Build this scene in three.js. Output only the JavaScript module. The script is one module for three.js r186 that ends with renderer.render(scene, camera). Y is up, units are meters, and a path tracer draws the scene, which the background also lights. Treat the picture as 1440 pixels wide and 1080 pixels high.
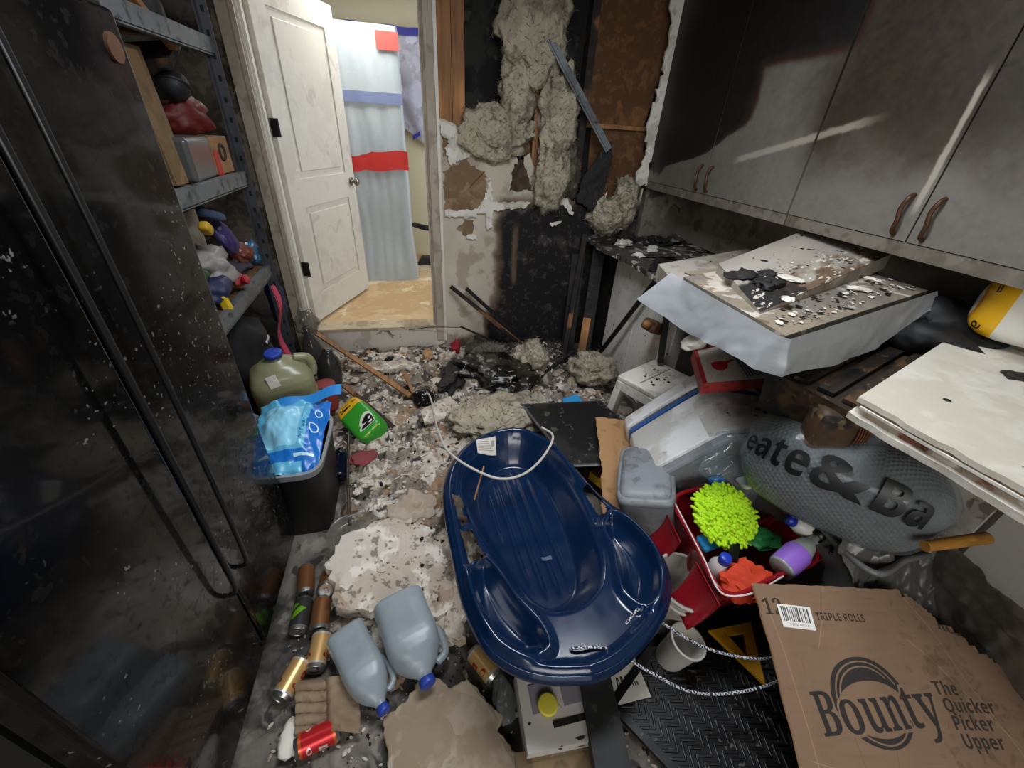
import * as THREE from 'three';
import { mergeGeometries, mergeVertices } from 'three/addons/utils/BufferGeometryUtils.js';
import { RoundedBoxGeometry } from 'three/addons/geometries/RoundedBoxGeometry.js';
import { RectAreaLightUniformsLib } from 'three/addons/lights/RectAreaLightUniformsLib.js';

// ---------------------------------------------------------------- camera, light, exposure
const scene = new THREE.Scene();
const D2R = Math.PI / 180;
const camera = new THREE.PerspectiveCamera(2 * Math.atan(540 / 570) / D2R, 4 / 3, 0.05, 60);
camera.position.set(0, 1.6, 0);
camera.rotation.order = 'YXZ';
camera.rotation.set(-32 * D2R, -14.2 * D2R, 3.6 * D2R);
scene.add(camera);
const renderer = new THREE.WebGLRenderer({ antialias: true });
renderer.toneMapping = THREE.LinearToneMapping;
renderer.toneMappingExposure = 1.0;
renderer.shadowMap.enabled = true;
RectAreaLightUniformsLib.init();
scene.background = new THREE.Color(0.75, 0.82, 0.92);      // overcast sky outside the garage opening
function area(color, intensity, w, h, pos, target) {
  const l = new THREE.RectAreaLight(color, intensity, w, h);
  l.position.set(...pos); l.lookAt(...target); l.castShadow = true; scene.add(l); return l;
}
area(0xf4f1ea, 7, 2.3, 1.0, [0.1, 1.95, 2.55], [0.2, 0.5, -1.6]);         // daylight through the open garage door behind the camera
area(0xf3f8ff, 27, 1.2, 0.4, [0.5, 2.49, -1.1], [0.5, 0, -1.1]);           // unseen overhead panel, added above the frame to brighten the garage
area(0xeaf3ff, 4.5, 1.2, 1.4, [1.78, 1.75, -4.2], [-0.6, 1.0, -4.2]);       // daylight through the window of the room behind the door
area(0xfffdf8, 26, 0.5, 0.5, [-0.3, 2.63, -4.0], [-0.3, 0, -4.0]);          // ceiling lamp of that room

// ---------------------------------------------------------------- helpers
function rnd(seed) { let a = seed >>> 0; return () => { a = (a + 0x6D2B79F5) | 0; let t = Math.imul(a ^ (a >>> 15), 1 | a); t = (t + Math.imul(t ^ (t >>> 7), 61 | t)) ^ t; return ((t ^ (t >>> 14)) >>> 0) / 4294967296; }; }
function h3(x, y, z) { let h = (Math.imul(x, 374761393) + Math.imul(y, 668265263) + Math.imul(z, 1274126177)) | 0; h = Math.imul(h ^ (h >>> 13), 1274126177); return ((h ^ (h >>> 16)) >>> 0) / 4294967296; }
const sm = (t) => t * t * (3 - 2 * t), mix = (a, b, t) => a + (b - a) * t, clamp = (x, a = 0, b = 1) => Math.min(b, Math.max(a, x)), step = (a, b, x) => sm(clamp((x - a) / (b - a)));
function vn(x, y, z = 0) {
  const xi = Math.floor(x), yi = Math.floor(y), zi = Math.floor(z), u = sm(x - xi), v = sm(y - yi), w = sm(z - zi);
  const f = (k) => mix(mix(h3(xi, yi, zi + k), h3(xi + 1, yi, zi + k), u), mix(h3(xi, yi + 1, zi + k), h3(xi + 1, yi + 1, zi + k), u), v);
  return w === 0 ? f(0) : mix(f(0), f(1), w);
}
function fbm(x, y, z = 0, o = 4) { let s = 0, a = 0.5, n = 0; for (let i = 0; i < o; i++) { s += a * vn(x, y, z); n += a; a *= 0.5; const q = (0.8 * x - 0.6 * y) * 2.03 + 17.1; y = (0.6 * x + 0.8 * y) * 2.03 + 5.7; x = q; z = z ? z * 2.03 + 3.3 : 0; } return s / n; }
const hex = (h) => [(h >> 16) & 255, (h >> 8) & 255, h & 255];
const taken = {}; let meshCount = 0;
function numbered(n) { const k = taken[n] = (taken[n] ?? -1) + 1; return k ? `${n}_${String(k).padStart(3, '0')}` : n; }
function tex(n, metres, fn, m = n, srgb = true) {          // colours of a surface patch of the given size
  const d = new Uint8Array(n * m * 4);
  for (let j = 0; j < m; j++) for (let i = 0; i < n; i++) { const c = fn(i / n * metres, j / n * metres), k = (j * n + i) * 4; d[k] = clamp(c[0], 0, 255); d[k + 1] = clamp(c[1], 0, 255); d[k + 2] = clamp(c[2], 0, 255); d[k + 3] = 255; }
  const t = new THREE.DataTexture(d, n, m); t.magFilter = THREE.LinearFilter; t.wrapS = t.wrapT = THREE.MirroredRepeatWrapping;
  if (srgb) t.colorSpace = THREE.SRGBColorSpace; t.repeat.set(1 / metres, 1 / (metres * m / n)); t.needsUpdate = true; return t;
}
// layers: [colour, frequency per metre, low, high, amount, octaves]
function mottle(base, layers, metres = 1, n = 384, seed = 0) {
  const b = hex(base), L = layers.map((l) => [hex(l[0]), ...l.slice(1)]);
  return tex(n, metres, (x, y) => {
    const c = [...b], w1 = fbm(x * 13 + 5, y * 13, 0, 4), w2 = fbm(x * 13, y * 13 + 50, 0, 4);
    L.forEach(([k, f, lo, hi, amt, o = 6], i) => { const t = step(lo, hi, fbm(x * f + i * 31.7 + seed + (w1 - 0.5) * 1.6, y * f + seed * 3.1 + i * 7.3 + (w2 - 0.5) * 1.6, 0, o)) * amt; for (let q = 0; q < 3; q++) c[q] = mix(c[q], k[q], t); });
    return c;
  });
}
function grain(metres, f, n = 256, o = 4, fy = f) { return tex(n, metres, (x, y) => { const v = fbm(x * f + 3, y * fy + 9, 0, o) * 255; return [v, v, v]; }, n, false); }
const bumpFine = grain(0.5, 60), bumpCoarse = grain(1, 14, 256, 5), bumpFibre = grain(0.4, 30, 256, 5);
function canv(w, h, draw) {
  const c = document.createElement('canvas'); c.width = w; c.height = h; const g = c.getContext('2d'); draw(g, w, h);
  const t = new THREE.CanvasTexture(c); t.colorSpace = THREE.SRGBColorSpace; return t;
}
function M(color, roughness = 0.8, o = {}) { return new THREE.MeshPhysicalMaterial({ color, roughness, side: THREE.DoubleSide, ...o }); }
const neutral = [0, 1, 2].map((k) => mottle(0xffffff, [[0xc4c0b8, 6, 0.42, 0.72, 0.75], [0x9a958c, 24, 0.62, 0.78, 0.45]], 0.6, 384, k * 13)); let nextNeutral = 0;
function MM(base, layers, metres, roughness = 0.85, o = {}) { const { n, seed, ...r } = o; return layers.length === 1 ? M(base, roughness, { map: neutral[nextNeutral++ % 3], ...r }) : M(0xffffff, roughness, { map: mottle(base, layers, metres, n, seed), ...r }); }
function glass(color, roughness = 0.15, o = {}) { return M(color, roughness, { transmission: 0.85, thickness: 0, ior: 1.45, ...o }); }

function uvBox(g) {                                        // uv in metres from the dominant axis of each face
  if (g.index) g = g.toNonIndexed();
  const p = g.attributes.position, n = g.attributes.normal, uv = new Float32Array(p.count * 2);
  for (let t = 0; t < p.count; t += 3) {
    let ax = 0, ay = 0, az = 0;
    for (let k = 0; k < 3; k++) { ax += Math.abs(n.getX(t + k)); ay += Math.abs(n.getY(t + k)); az += Math.abs(n.getZ(t + k)); }
    for (let k = 0; k < 3; k++) { const i = t + k, x = p.getX(i), y = p.getY(i), z = p.getZ(i); const [a, b] = ay >= ax && ay >= az ? [x, z] : ax >= az ? [z, y] : [x, y]; uv[i * 2] = a; uv[i * 2 + 1] = b; }
  }
  g.setAttribute('uv', new THREE.BufferAttribute(uv, 2)); return g;
}
function mesh(name, geo, m, parent = scene, pos, rot, keepUv) {
  const o = new THREE.Mesh(keepUv ? geo : uvBox(geo), m);
  if (!keepUv && m.map && m.map.wrapS === THREE.MirroredRepeatWrapping) { const u = o.geometry.attributes.uv.array, a = h3(++meshCount, 3, 1) * 9 + 4, b = h3(meshCount, 7, 2) * 9 + 4; for (let i = 0; i < u.length; i += 2) { u[i] += a; u[i + 1] += b; } } o.name = parent === scene ? numbered(name) : name;
  if (pos) o.position.set(...pos); if (rot) o.rotation.set(...rot);
  o.castShadow = o.receiveShadow = true; parent.add(o); return o;
}
function thing(name, label, category, pos = [0, 0, 0], rot, group) {
  const o = new THREE.Group(); o.name = numbered(name); o.position.set(...pos); if (rot) o.rotation.set(...rot);
  o.userData = { label, category }; if (group) o.userData.group = group; scene.add(o); return o;
}
function tag(o, label, category, group, kind) { o.userData.label = label; o.userData.category = category; if (group) o.userData.group = group; if (kind) o.userData.kind = kind; return o; }
function struct(o, label, category) { o.userData.kind = 'structure'; o.userData.label = label; o.userData.category = category; return o; }
const box = (w, h, d, r) => r ? new RoundedBoxGeometry(w, h, d, 3, r) : new THREE.BoxGeometry(w, h, d);
const boxAt = (x0, x1, y0, y1, z0, z1) => new THREE.BoxGeometry(x1 - x0, y1 - y0, z1 - z0).translate((x0 + x1) / 2, (y0 + y1) / 2, (z0 + z1) / 2);
const V = (a) => new THREE.Vector3(...a);
function tube(pts, r, seg = 40, rs = 8, closed = false) { return new THREE.TubeGeometry(new THREE.CatmullRomCurve3(pts.map(V), closed), seg, r, rs, closed); }
function rod(a, b, r, r2 = r, n = 10) { const A = V(a), B = V(b), d = B.clone().sub(A), g = new THREE.CylinderGeometry(r2, r, d.length(), n); g.applyQuaternion(new THREE.Quaternion().setFromUnitVectors(new THREE.Vector3(0, 1, 0), d.clone().normalize())); return g.translate((A.x + B.x) / 2, (A.y + B.y) / 2, (A.z + B.z) / 2); }
function bar(a, b, w, h, up = [0, 1, 0]) {                 // straight board from a to b
  const A = V(a), B = V(b), d = B.clone().sub(A), L = d.length(), x = d.clone().normalize(), z = x.clone().cross(V(up)).normalize(), y = z.clone().cross(x);
  return new THREE.BoxGeometry(L, h, w).applyMatrix4(new THREE.Matrix4().makeBasis(x, y, z).setPosition(A.add(B).multiplyScalar(0.5)));
}
function lathe(pts, n = 28) { return new THREE.LatheGeometry(pts.map((p) => new THREE.Vector2(Math.max(p[0], 0.0001), p[1])), n); }
function blob(rx, ry, rz, det, amp, f, seed, flat) {       // lumpy closed body
  let g = new THREE.IcosahedronGeometry(1, det); g.deleteAttribute('uv'); g.deleteAttribute('normal'); if (!flat) g = mergeVertices(g, 1e-4);
  const p = g.attributes.position;
  for (let i = 0; i < p.count; i++) { const x = p.getX(i), y = p.getY(i), z = p.getZ(i), k = 1 + amp * (fbm(x * f + seed + 40, y * f + seed * 2 + 40, z * f + 40.5 + seed, 4) - 0.5) * 2; p.setXYZ(i, x * k * rx, y * k * ry, z * k * rz); }
  g.computeVertexNormals(); return g;
}
function patch(nu, nv, fn, thick = 0, keep) {              // sheet from a function of (u, v), with a back face when it has thickness
  const P = []; for (let j = 0; j <= nv; j++) for (let i = 0; i <= nu; i++) P.push(fn(i / nu, j / nv));
  const g = new THREE.BufferGeometry(), idx = [], uv = [];
  for (let j = 0; j <= nv; j++) for (let i = 0; i <= nu; i++) uv.push(i / nu, j / nv);
  const quad = (a, b, c, d) => idx.push(a, b, c, b, d, c);
  for (let j = 0; j < nv; j++) for (let i = 0; i < nu; i++) { if (keep && !keep((i + 0.5) / nu, (j + 0.5) / nv)) continue; const a = j * (nu + 1) + i; quad(a, a + 1, a + nu + 1, a + nu + 2); }
  g.setAttribute('position', new THREE.Float32BufferAttribute(P.flat(), 3)); g.setAttribute('uv', new THREE.Float32BufferAttribute(uv, 2)); g.setIndex(idx); g.computeVertexNormals();
  if (!thick) return keep ? g.toNonIndexed() : g;
  const n = g.attributes.normal, N = P.length, all = P.flat();
  for (let i = 0; i < N; i++) all.push(P[i][0] - n.getX(i) * thick, P[i][1] - n.getY(i) * thick, P[i][2] - n.getZ(i) * thick);
  const back = idx.map((k) => k + N).reverse(), all_i = [...idx, ...back], c = nu + 1;
  if (!keep) for (let i = 0; i < nu; i++) { quadTo(all_i, i, i + 1, i + N, i + 1 + N); const q = nv * c + i; quadTo(all_i, q, q + 1, q + N, q + 1 + N); }
  if (!keep) for (let j = 0; j < nv; j++) { const q = j * c; quadTo(all_i, q, q + c, q + N, q + c + N); quadTo(all_i, q + nu, q + nu + c, q + nu + N, q + nu + c + N); }
  const r = new THREE.BufferGeometry(); r.setAttribute('position', new THREE.Float32BufferAttribute(all, 3)); r.setAttribute('uv', new THREE.Float32BufferAttribute([...uv, ...uv], 2)); r.setIndex(all_i); r.computeVertexNormals(); return keep ? r.toNonIndexed() : r;
}
function quadTo(a, p, q, r, s) { a.push(p, q, r, q, s, r); }
function ragged(pts, amp, seed, stepLen = 0.02) {          // closed outline with torn edges; a point with a third value 1 starts a clean edge
  const R = rnd(seed), out = [];
  pts.forEach((a, i) => {
    const b = pts[(i + 1) % pts.length], L = Math.hypot(b[0] - a[0], b[1] - a[1]), n = a[2] ? 1 : Math.max(1, Math.round(L / stepLen));
    for (let k = 0; k < n; k++) { const t = k / n, j = k || !a[2] ? amp : 0; out.push(new THREE.Vector2(mix(a[0], b[0], t) + (R() - 0.5) * 2 * j, mix(a[1], b[1], t) + (R() - 0.5) * 2 * j)); }
  });
  return new THREE.Shape(out);
}
function sheet(shape, depth, bevel = 0) { return new THREE.ExtrudeGeometry(shape, { depth, bevelEnabled: bevel > 0, bevelSize: bevel, bevelThickness: bevel, bevelSegments: 2, curveSegments: 16 }); }
const poly = (pts) => new THREE.Shape(pts.map((p) => new THREE.Vector2(p[0], p[1])));
function hexa(top, drop, inset = 0) {                      // slab below four top corners
  const c = top.reduce((s, p) => [s[0] + p[0] / 4, s[1] + p[1] / 4, s[2] + p[2] / 4], [0, 0, 0]);
  const bot = top.map((p) => [mix(p[0], c[0], inset), p[1] - drop, mix(p[2], c[2], inset)]), g = new THREE.BufferGeometry(), v = [];
  const q = (a, b, d, e) => v.push(...a, ...b, ...d, ...a, ...d, ...e);
  q(...top); q(...[...bot].reverse()); for (let i = 0; i < 4; i++) { const j = (i + 1) % 4; q(top[j], top[i], bot[i], bot[j]); }
  g.setAttribute('position', new THREE.Float32BufferAttribute(v, 3)); g.computeVertexNormals(); return g;
}
function superEll(rx, ry, rz, e, nu = 40, nv = 28, wob = 0, seed = 0) {   // pillow-like closed body, u around, v along y
  const s = (c, p) => Math.sign(c) * Math.abs(c) ** p;
  return patch(nu, nv, (u, v) => { const a = u * 2 * Math.PI, b = (v - 0.5) * Math.PI, k = 1 + wob * (fbm(Math.cos(a) * 2 + seed + 9, Math.sin(a) * 2 + 9, v * 4 + 3.3, 3) - 0.5); return [rx * s(Math.cos(b), e) * s(Math.cos(a), e) * k, ry * s(Math.sin(b), e) * k, rz * s(Math.cos(b), e) * s(Math.sin(a), e) * k]; });
}

// ---------------------------------------------------------------- shared materials
const matWhite = MM(0xc9c4ba, [[0x9a9184, 6, 0.5, 0.75, 0.5], [0x5a5046, 18, 0.66, 0.74, 0.6]], 1, 0.6);
const matDoor = MM(0xd3cec2, [[0xbdb7ab, 4, 0.5, 0.8, 0.5], [0xa59c8e, 9, 0.6, 0.8, 0.4]], 1.2, 0.45);
const matCasing = MM(0xab9f8e, [[0x8f8270, 4, 0.45, 0.75, 0.6], [0x6a5e50, 12, 0.62, 0.8, 0.4]], 1, 0.6);
const matCream = M(0xd9d0b4, 0.9);
const matBlackPlastic = MM(0x0c0d0e, [[0x2b2a28, 12, 0.55, 0.75, 0.6]], 0.6, 0.38);
const matChar = MM(0x0d0b0a, [[0x2a231d, 16, 0.5, 0.7, 0.7], [0x554b42, 40, 0.68, 0.76, 0.5]], 0.8, 0.7, { bumpMap: bumpCoarse, bumpScale: 0.01 });
const matWood = M(0xffffff, 0.75, { map: tex(256, 0.4, (x, y) => { const g = fbm(x * 60, y * 4, 0, 4), b = fbm(x * 8, y * 5, 0, 3), k = 0.72 + 0.5 * g - 0.25 * b; return [176 * k, 123 * k, 74 * k]; }) });
const matWoodDark = M(0xffffff, 0.8, { map: tex(256, 0.4, (x, y) => { const g = fbm(x * 50, y * 4, 0, 4), b = step(0.45, 0.65, fbm(x * 7, y * 7, 0, 4)), k = 0.6 + 0.7 * g; return [mix(112, 30, b) * k, mix(76, 22, b) * k, mix(46, 18, b) * k]; }) });
const matSteel = MM(0x6a7074, [[0x4a4e51, 10, 0.5, 0.7, 0.7], [0x2d2b29, 24, 0.62, 0.72, 0.7]], 0.6, 0.5, { metalness: 0.3 });
const matCard = MM(0xa67f56, [[0x8b6743, 5, 0.45, 0.7, 0.6], [0x6b4d32, 20, 0.66, 0.75, 0.4]], 0.8, 0.9);
const matInsul = MM(0xa59b86, [[0x857c6b, 6, 0.42, 0.74, 0.6], [0xbab19d, 18, 0.5, 0.74, 0.6], [0x5a5147, 9, 0.62, 0.78, 0.6]], 0.6, 1, { bumpMap: bumpFibre, bumpScale: 0.02 });
const matPaperWhite = MM(0xd8d3c8, [[0xb3aa9c, 8, 0.5, 0.7, 0.5]], 0.6, 0.9);

// ---------------------------------------------------------------- the room: garage shell
const ZB = -3.1, XR = 2.08, XL = -1.36, HC = 2.6;
const matConcrete = MM(0x6d665d, [[0x3b3631, 3, 0.42, 0.62, 0.85], [0x9a9084, 9, 0.55, 0.72, 0.6], [0x1d1a18, 16, 0.56, 0.7, 0.8]], 1.6, 0.75, { n: 512, bumpMap: bumpFine, bumpScale: 0.002 });
struct(mesh('floor', boxAt(XL - 0.1, XR + 0.1, -0.12, 0, ZB, 2.7), matConcrete), 'grey sooty concrete garage floor', 'floor');
const matCeil = MM(0x191512, [[0x2e2620, 4, 0.5, 0.7, 0.6], [0x060505, 9, 0.5, 0.7, 0.8]], 1.5, 0.95);
struct(mesh('ceiling', boxAt(XL - 0.1, XR + 0.1, HC, HC + 0.1, ZB - 0.15, 2.7), matCeil), 'soot blackened ceiling', 'ceiling');
const matSideWall = MM(0x8b8478, [[0x5f584d, 3, 0.45, 0.7, 0.7], [0x2f2a25, 9, 0.58, 0.74, 0.6]], 1.5, 0.9);
struct(mesh('wall_left', boxAt(XL - 0.1, XL, 0, HC, ZB, 2.7), matSideWall), 'dirty painted garage wall behind the shelving', 'wall');
struct(mesh('wall_right', boxAt(XR, XR + 0.1, 0, HC, ZB, 2.7), MM(0x8f887c, [[0x6b655b, 3, 0.45, 0.7, 0.7], [0x463f37, 10, 0.6, 0.74, 0.5]], 1.5, 0.85)), 'grey smoky wall under the wall cabinets', 'wall');
const rear = new THREE.Group(); rear.name = numbered('wall_rear'); scene.add(rear); struct(rear, 'garage wall behind the camera with the open garage door', 'wall');
mesh('pier', boxAt(XL - 0.1, -1.15, 0, HC, 2.6, 2.75), matSideWall, rear); mesh('pier', boxAt(1.4, XR + 0.1, 0, HC, 2.6, 2.75), matSideWall, rear); mesh('lintel', boxAt(-1.15, 1.4, 2.45, HC, 2.6, 2.75), matSideWall, rear);
struct(mesh('ground', boxAt(-8, 8, -0.2, -0.1, 2.75, 16), M(0x77736c, 0.9)), 'concrete driveway outside the garage door', 'driveway');

// back wall, built in layers: studs, far lining, torn drywall
const wb = new THREE.Group(); wb.name = numbered('wall_back'); scene.add(wb); struct(wb, 'burnt and torn drywall wall with open stud bays beside the doorway', 'wall');
// drywall colours: paint, torn paper and char, drawn in the wall's own metres
function wallColour(x, y) {
  const n = fbm(x * 9 + 2, y * 9, 0, 5), n2 = fbm(x * 3 + 7, y * 3 + 1, 0, 4), n3 = fbm(x * 40, y * 40, 0, 3);
  let c = [188, 178, 162].map((k) => k * (0.86 + 0.28 * n2));
  const stain = step(0.54, 0.68, n) * 0.35; c = c.map((k, i) => mix(k, [120, 102, 82][i], stain));
  // char: outline of the burnt area in the corner
  const left = 0.62 + 0.10 * (n - 0.5) + 0.22 * step(0.75, 0.25, y) * (n2 - 0.4) - 0.1 * step(0.5, 0.2, y);
  let b = step(left - 0.06, left + 0.05, x) * step(1.22, 1.1, y + (n - 0.5) * 0.1);
  b = Math.max(b, step(0.14, 0.0, y + (n - 0.5) * 0.25) * 0.6 * step(0.1, 0.4, x));
  const pale = step(0.035, 0.0, Math.abs(x - 0.745 - 0.03 * (n2 - 0.5))) * step(0.52, 0.62, y) * step(1.06, 0.9, y) * 0.55;
  b *= 1 - pale;
  const speck = step(0.66, 0.7, n3) * 0.5;
  const ch = [14, 12, 11].map((k) => k + 34 * step(0.6, 0.75, n) + 60 * speck);
  c = c.map((k, i) => mix(k, ch[i] + [3, 1, 0][i], b));
  const br = b * (1 - b) * 3; return c.map((k, i) => mix(k, [84, 60, 40][i], clamp(br) * 0.7));
}
const wallMap = tex(1024, 2.0, (x, y) => wallColour(x, y));
wallMap.wrapS = wallMap.wrapT = THREE.ClampToEdgeWrapping;
const matWall = M(0xffffff, 0.92, { map: wallMap, bumpMap: bumpFine, bumpScale: 0.001 });
const matBare = MM(0x8a7257, [[0x6c553d, 6, 0.45, 0.7, 0.7], [0x9f8b72, 20, 0.6, 0.72, 0.5]], 0.8, 0.95);
mesh('drywall_sheet', sheet(ragged([[0.2, 0, 1], [1.72, 0, 1], [1.72, 1.28], [1.66, 1.1], [1.55, 0.98], [1.42, 0.94], [1.36, 1.18], [1.28, 1.12], [1.12, 1.2], [0.98, 1.18], [0.86, 1.24], [0.85, 1.36], [0.8, 1.47], [0.74, 1.4], [0.68, 1.5], [0.6, 1.46], [0.5, 1.5], [0.42, 1.6], [0.36, 1.56], [0.29, 1.62], [0.2, 1.64, 1]], 0.012, 4, 0.03), 0.014), matWall, wb, [0, 0, ZB - 0.012]);
// bare brown paper where the face has peeled, and curled white paper over it
mesh('bare_paper', sheet(ragged([[0.215, 1.1], [0.22, 1.34], [0.27, 1.36], [0.36, 1.42], [0.44, 1.36], [0.5, 1.36], [0.52, 1.2], [0.46, 1.1]], 0.012, 8), 0.003), matBare, wb, [0, 0, ZB + 0.003]);
mesh('bare_paper', sheet(ragged([[0.215, 1.55], [0.22, 1.42], [0.245, 1.46], [0.26, 1.56]], 0.006, 9), 0.003), matBare, wb, [0, 0, ZB + 0.003]);
mesh('bare_paper', sheet(ragged([[0.3, 0.98], [0.36, 1.03], [0.42, 1.04], [0.42, 0.93], [0.36, 0.92]], 0.008, 19), 0.003), matBare, wb, [0, 0, ZB + 0.003]);
mesh('scorched_paper', sheet(ragged([[0.68, 1.24], [0.7, 1.4], [0.76, 1.44], [0.85, 1.24]], 0.01, 12), 0.003), MM(0x4d3d2e, [[0x8a7a66, 9, 0.5, 0.7, 0.7], [0x231b15, 12, 0.5, 0.7, 0.8]], 0.4, 0.95), wb, [0, 0, ZB + 0.003]);
const curl = (pts, z, seed, bend) => { const g = sheet(ragged(pts, 0.008, seed, 0.012), 0.003), p = g.attributes.position, c = pts.reduce((s, q) => s + q[1] / pts.length, 0); for (let i = 0; i < p.count; i++) p.setZ(i, p.getZ(i) + bend * Math.abs(p.getY(i) - c) + 0.02 * fbm(p.getX(i) * 20, p.getY(i) * 20, 0, 2)); g.computeVertexNormals(); return g; };
[[[[0.2, 1.63], [0.3, 1.6], [0.33, 1.54], [0.27, 1.5], [0.2, 1.56]], 1], [[[0.44, 1.09], [0.5, 1.2], [0.53, 1.32], [0.56, 1.16], [0.83, 1.17], [0.8, 1.13], [0.56, 1.1], [0.55, 0.99], [0.51, 0.98], [0.5, 1.08]], 2], [[[0.21, 1.06], [0.22, 1.1], [0.3, 1.1], [0.46, 1.11], [0.44, 1.05]], 3], [[[0.36, 0.92], [0.42, 0.95], [0.45, 0.91], [0.38, 0.9]], 4], [[[0.33, 1.6], [0.36, 1.5], [0.5, 1.52], [0.66, 1.49], [0.67, 1.46], [0.5, 1.45], [0.4, 1.44], [0.26, 1.38], [0.23, 1.48]], 5]].forEach(([p, s], i) => mesh('torn_paper', curl(p, 0, 30 + s, i === 1 ? 0.06 : 0.1), matPaperWhite, wb, [0, 0, ZB + 0.006]));
[[[0.95, 1.2], [1.1, 1.14], [1.15, 1.08], [1.17, 1.1], [1.12, 1.19], [1.0, 1.23]], [[1.32, 1.22], [1.36, 1.3], [1.4, 1.27], [1.38, 1.13], [1.33, 1.08], [1.36, 1.0], [1.42, 0.93], [1.46, 0.96], [1.5, 1.02], [1.44, 1.0], [1.4, 1.04], [1.36, 1.1]], [[1.5, 0.98], [1.6, 1.06], [1.66, 1.16], [1.68, 1.1], [1.6, 0.98]], [[1.0, 1.02], [1.09, 1.04], [1.08, 1.02], [1.0, 1.0]], [[1.2, 1.17], [1.29, 1.2], [1.28, 1.17]]].forEach((p, i) => mesh('torn_paper', curl(p, 0, 50 + i, 0.15), matPaperWhite, wb, [0, 0, ZB + 0.008]));
// far lining of the stud bays
mesh('lining', boxAt(0.2, 1.75, 0, HC, ZB - 0.125, ZB - 0.11), MM(0x0c0b0c, [[0x2a2927, 7, 0.5, 0.7, 0.8], [0x5b564d, 22, 0.64, 0.76, 0.5]], 1, 0.95), wb);
const matBrownBoard = MM(0x6d4a2a, [[0x4d331d, 3, 0.42, 0.66, 0.8], [0x85603b, 30, 0.55, 0.7, 0.4]], 1, 0.95);
mesh('brown_board', sheet(ragged([[1.2, 1.67, 1], [1.66, 1.67], [1.71, 2.0], [1.75, HC, 1], [1.2, HC, 1]], 0.006, 61, 0.03), 0.012), matBrownBoard, wb, [0, 0, ZB - 0.085]);
mesh('brown_board', sheet(ragged([[1.28, 1.2], [1.7, 1.2], [1.7, 1.645, 1], [1.26, 1.645, 1]], 0.012, 62, 0.03), 0.012), matBrownBoard, wb, [0, 0, ZB - 0.085]);
mesh('stud', boxAt(0.205, 0.285, 0, HC, ZB - 0.11, ZB - 0.014), matWood, wb); mesh('stud', boxAt(0.288, 0.365, 0, HC, ZB - 0.11, ZB - 0.016), matWood, wb);
mesh('stud', boxAt(0.83, 0.87, 1.1, 2.05, ZB - 0.1, ZB - 0.03), matWood, wb); mesh('stud', boxAt(1.15, 1.2, 1.0, HC, ZB - 0.11, ZB - 0.02), matWoodDark, wb);
mesh('stud', boxAt(0.775, 0.82, 1.1, HC, ZB - 0.11, ZB - 0.05), matWoodDark, wb);
mesh('fire_block', boxAt(1.2, 1.7, 1.645, 1.67, ZB - 0.085, ZB - 0.045), matWood, wb);
// left of the doorway, over the doorway, and the torn edge at the right corner
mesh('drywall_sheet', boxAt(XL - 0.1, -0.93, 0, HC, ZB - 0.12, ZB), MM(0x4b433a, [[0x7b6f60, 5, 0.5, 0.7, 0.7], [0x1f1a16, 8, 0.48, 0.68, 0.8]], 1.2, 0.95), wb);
mesh('drywall_sheet', boxAt(-0.93, 0.2, 2.31, HC, ZB - 0.12, ZB), matSideWall, wb);
mesh('drywall_sheet', boxAt(1.75, XR + 0.1, 0, HC, ZB - 0.12, ZB), matSideWall, wb);
mesh('torn_edge', sheet(ragged([[1.62, 1.3], [1.66, 1.55], [1.64, 1.72], [1.675, 2.0], [1.67, 2.2], [1.63, 2.28], [1.64, HC], [1.76, HC, 1], [1.74, 2.1], [1.73, 1.7], [1.72, 1.3]], 0.018, 71, 0.025), 0.014), matPaperWhite, wb, [0, 0, ZB + 0.01]);

// doorway: casing, jambs, step
const d1 = new THREE.Group(); d1.name = numbered('door_1'); scene.add(d1); struct(d1, 'white two panel door standing open into the next room', 'door');
const casing = new THREE.Group(); casing.name = numbered('trim_1'); scene.add(casing); struct(casing, 'dirty white door casing and jambs', 'door frame');
mesh('casing_board', boxAt(-0.93, -0.84, 0.1, 2.38, ZB, ZB + 0.02), matCasing, casing); mesh('casing_bead', boxAt(-0.865, -0.84, 0.1, 2.38, ZB + 0.02, ZB + 0.032), matCasing, casing);
mesh('casing_board', boxAt(0.125, 0.2, 0.1, 2.38, ZB, ZB + 0.02), matCasing, casing); mesh('casing_bead', boxAt(0.18, 0.2, 0.1, 2.38, ZB + 0.02, ZB + 0.03), matDoor, casing);
mesh('casing_board', boxAt(-0.93, 0.2, 2.3, 2.38, ZB, ZB + 0.02), matCasing, casing);
mesh('jamb', boxAt(-0.86, -0.83, 0.2, 2.32, ZB - 0.14, ZB), matDoor, casing); mesh('jamb', boxAt(0.115, 0.145, 0.2, 2.32, ZB - 0.14, ZB), matCasing, casing); mesh('jamb', boxAt(-0.86, 0.145, 2.29, 2.32, ZB - 0.14, ZB), matDoor, casing);
mesh('door_stop', boxAt(-0.83, -0.818, 0.2, 2.29, ZB - 0.06, ZB - 0.02), matDoor, casing); mesh('door_stop', boxAt(0.1, 0.115, 0.2, 2.29, ZB - 0.06, ZB - 0.02), matCasing, casing);
struct(mesh('trim_2', boxAt(-0.93, 0.2, 0, 0.215, ZB - 0.12, ZB + 0.004), MM(0xc5beb1, [[0x9f9484, 6, 0.5, 0.7, 0.6], [0x3f372f, 14, 0.64, 0.74, 0.7]], 1, 0.8)), 'dusty white riser below the doorway', 'step');
mesh('threshold', boxAt(-0.86, 0.145, 0.2, 0.222, ZB - 0.14, ZB + 0.01), MM(0xb8a68a, [[0x8c7a60, 8, 0.5, 0.7, 0.6]], 1, 0.7), casing);
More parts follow.
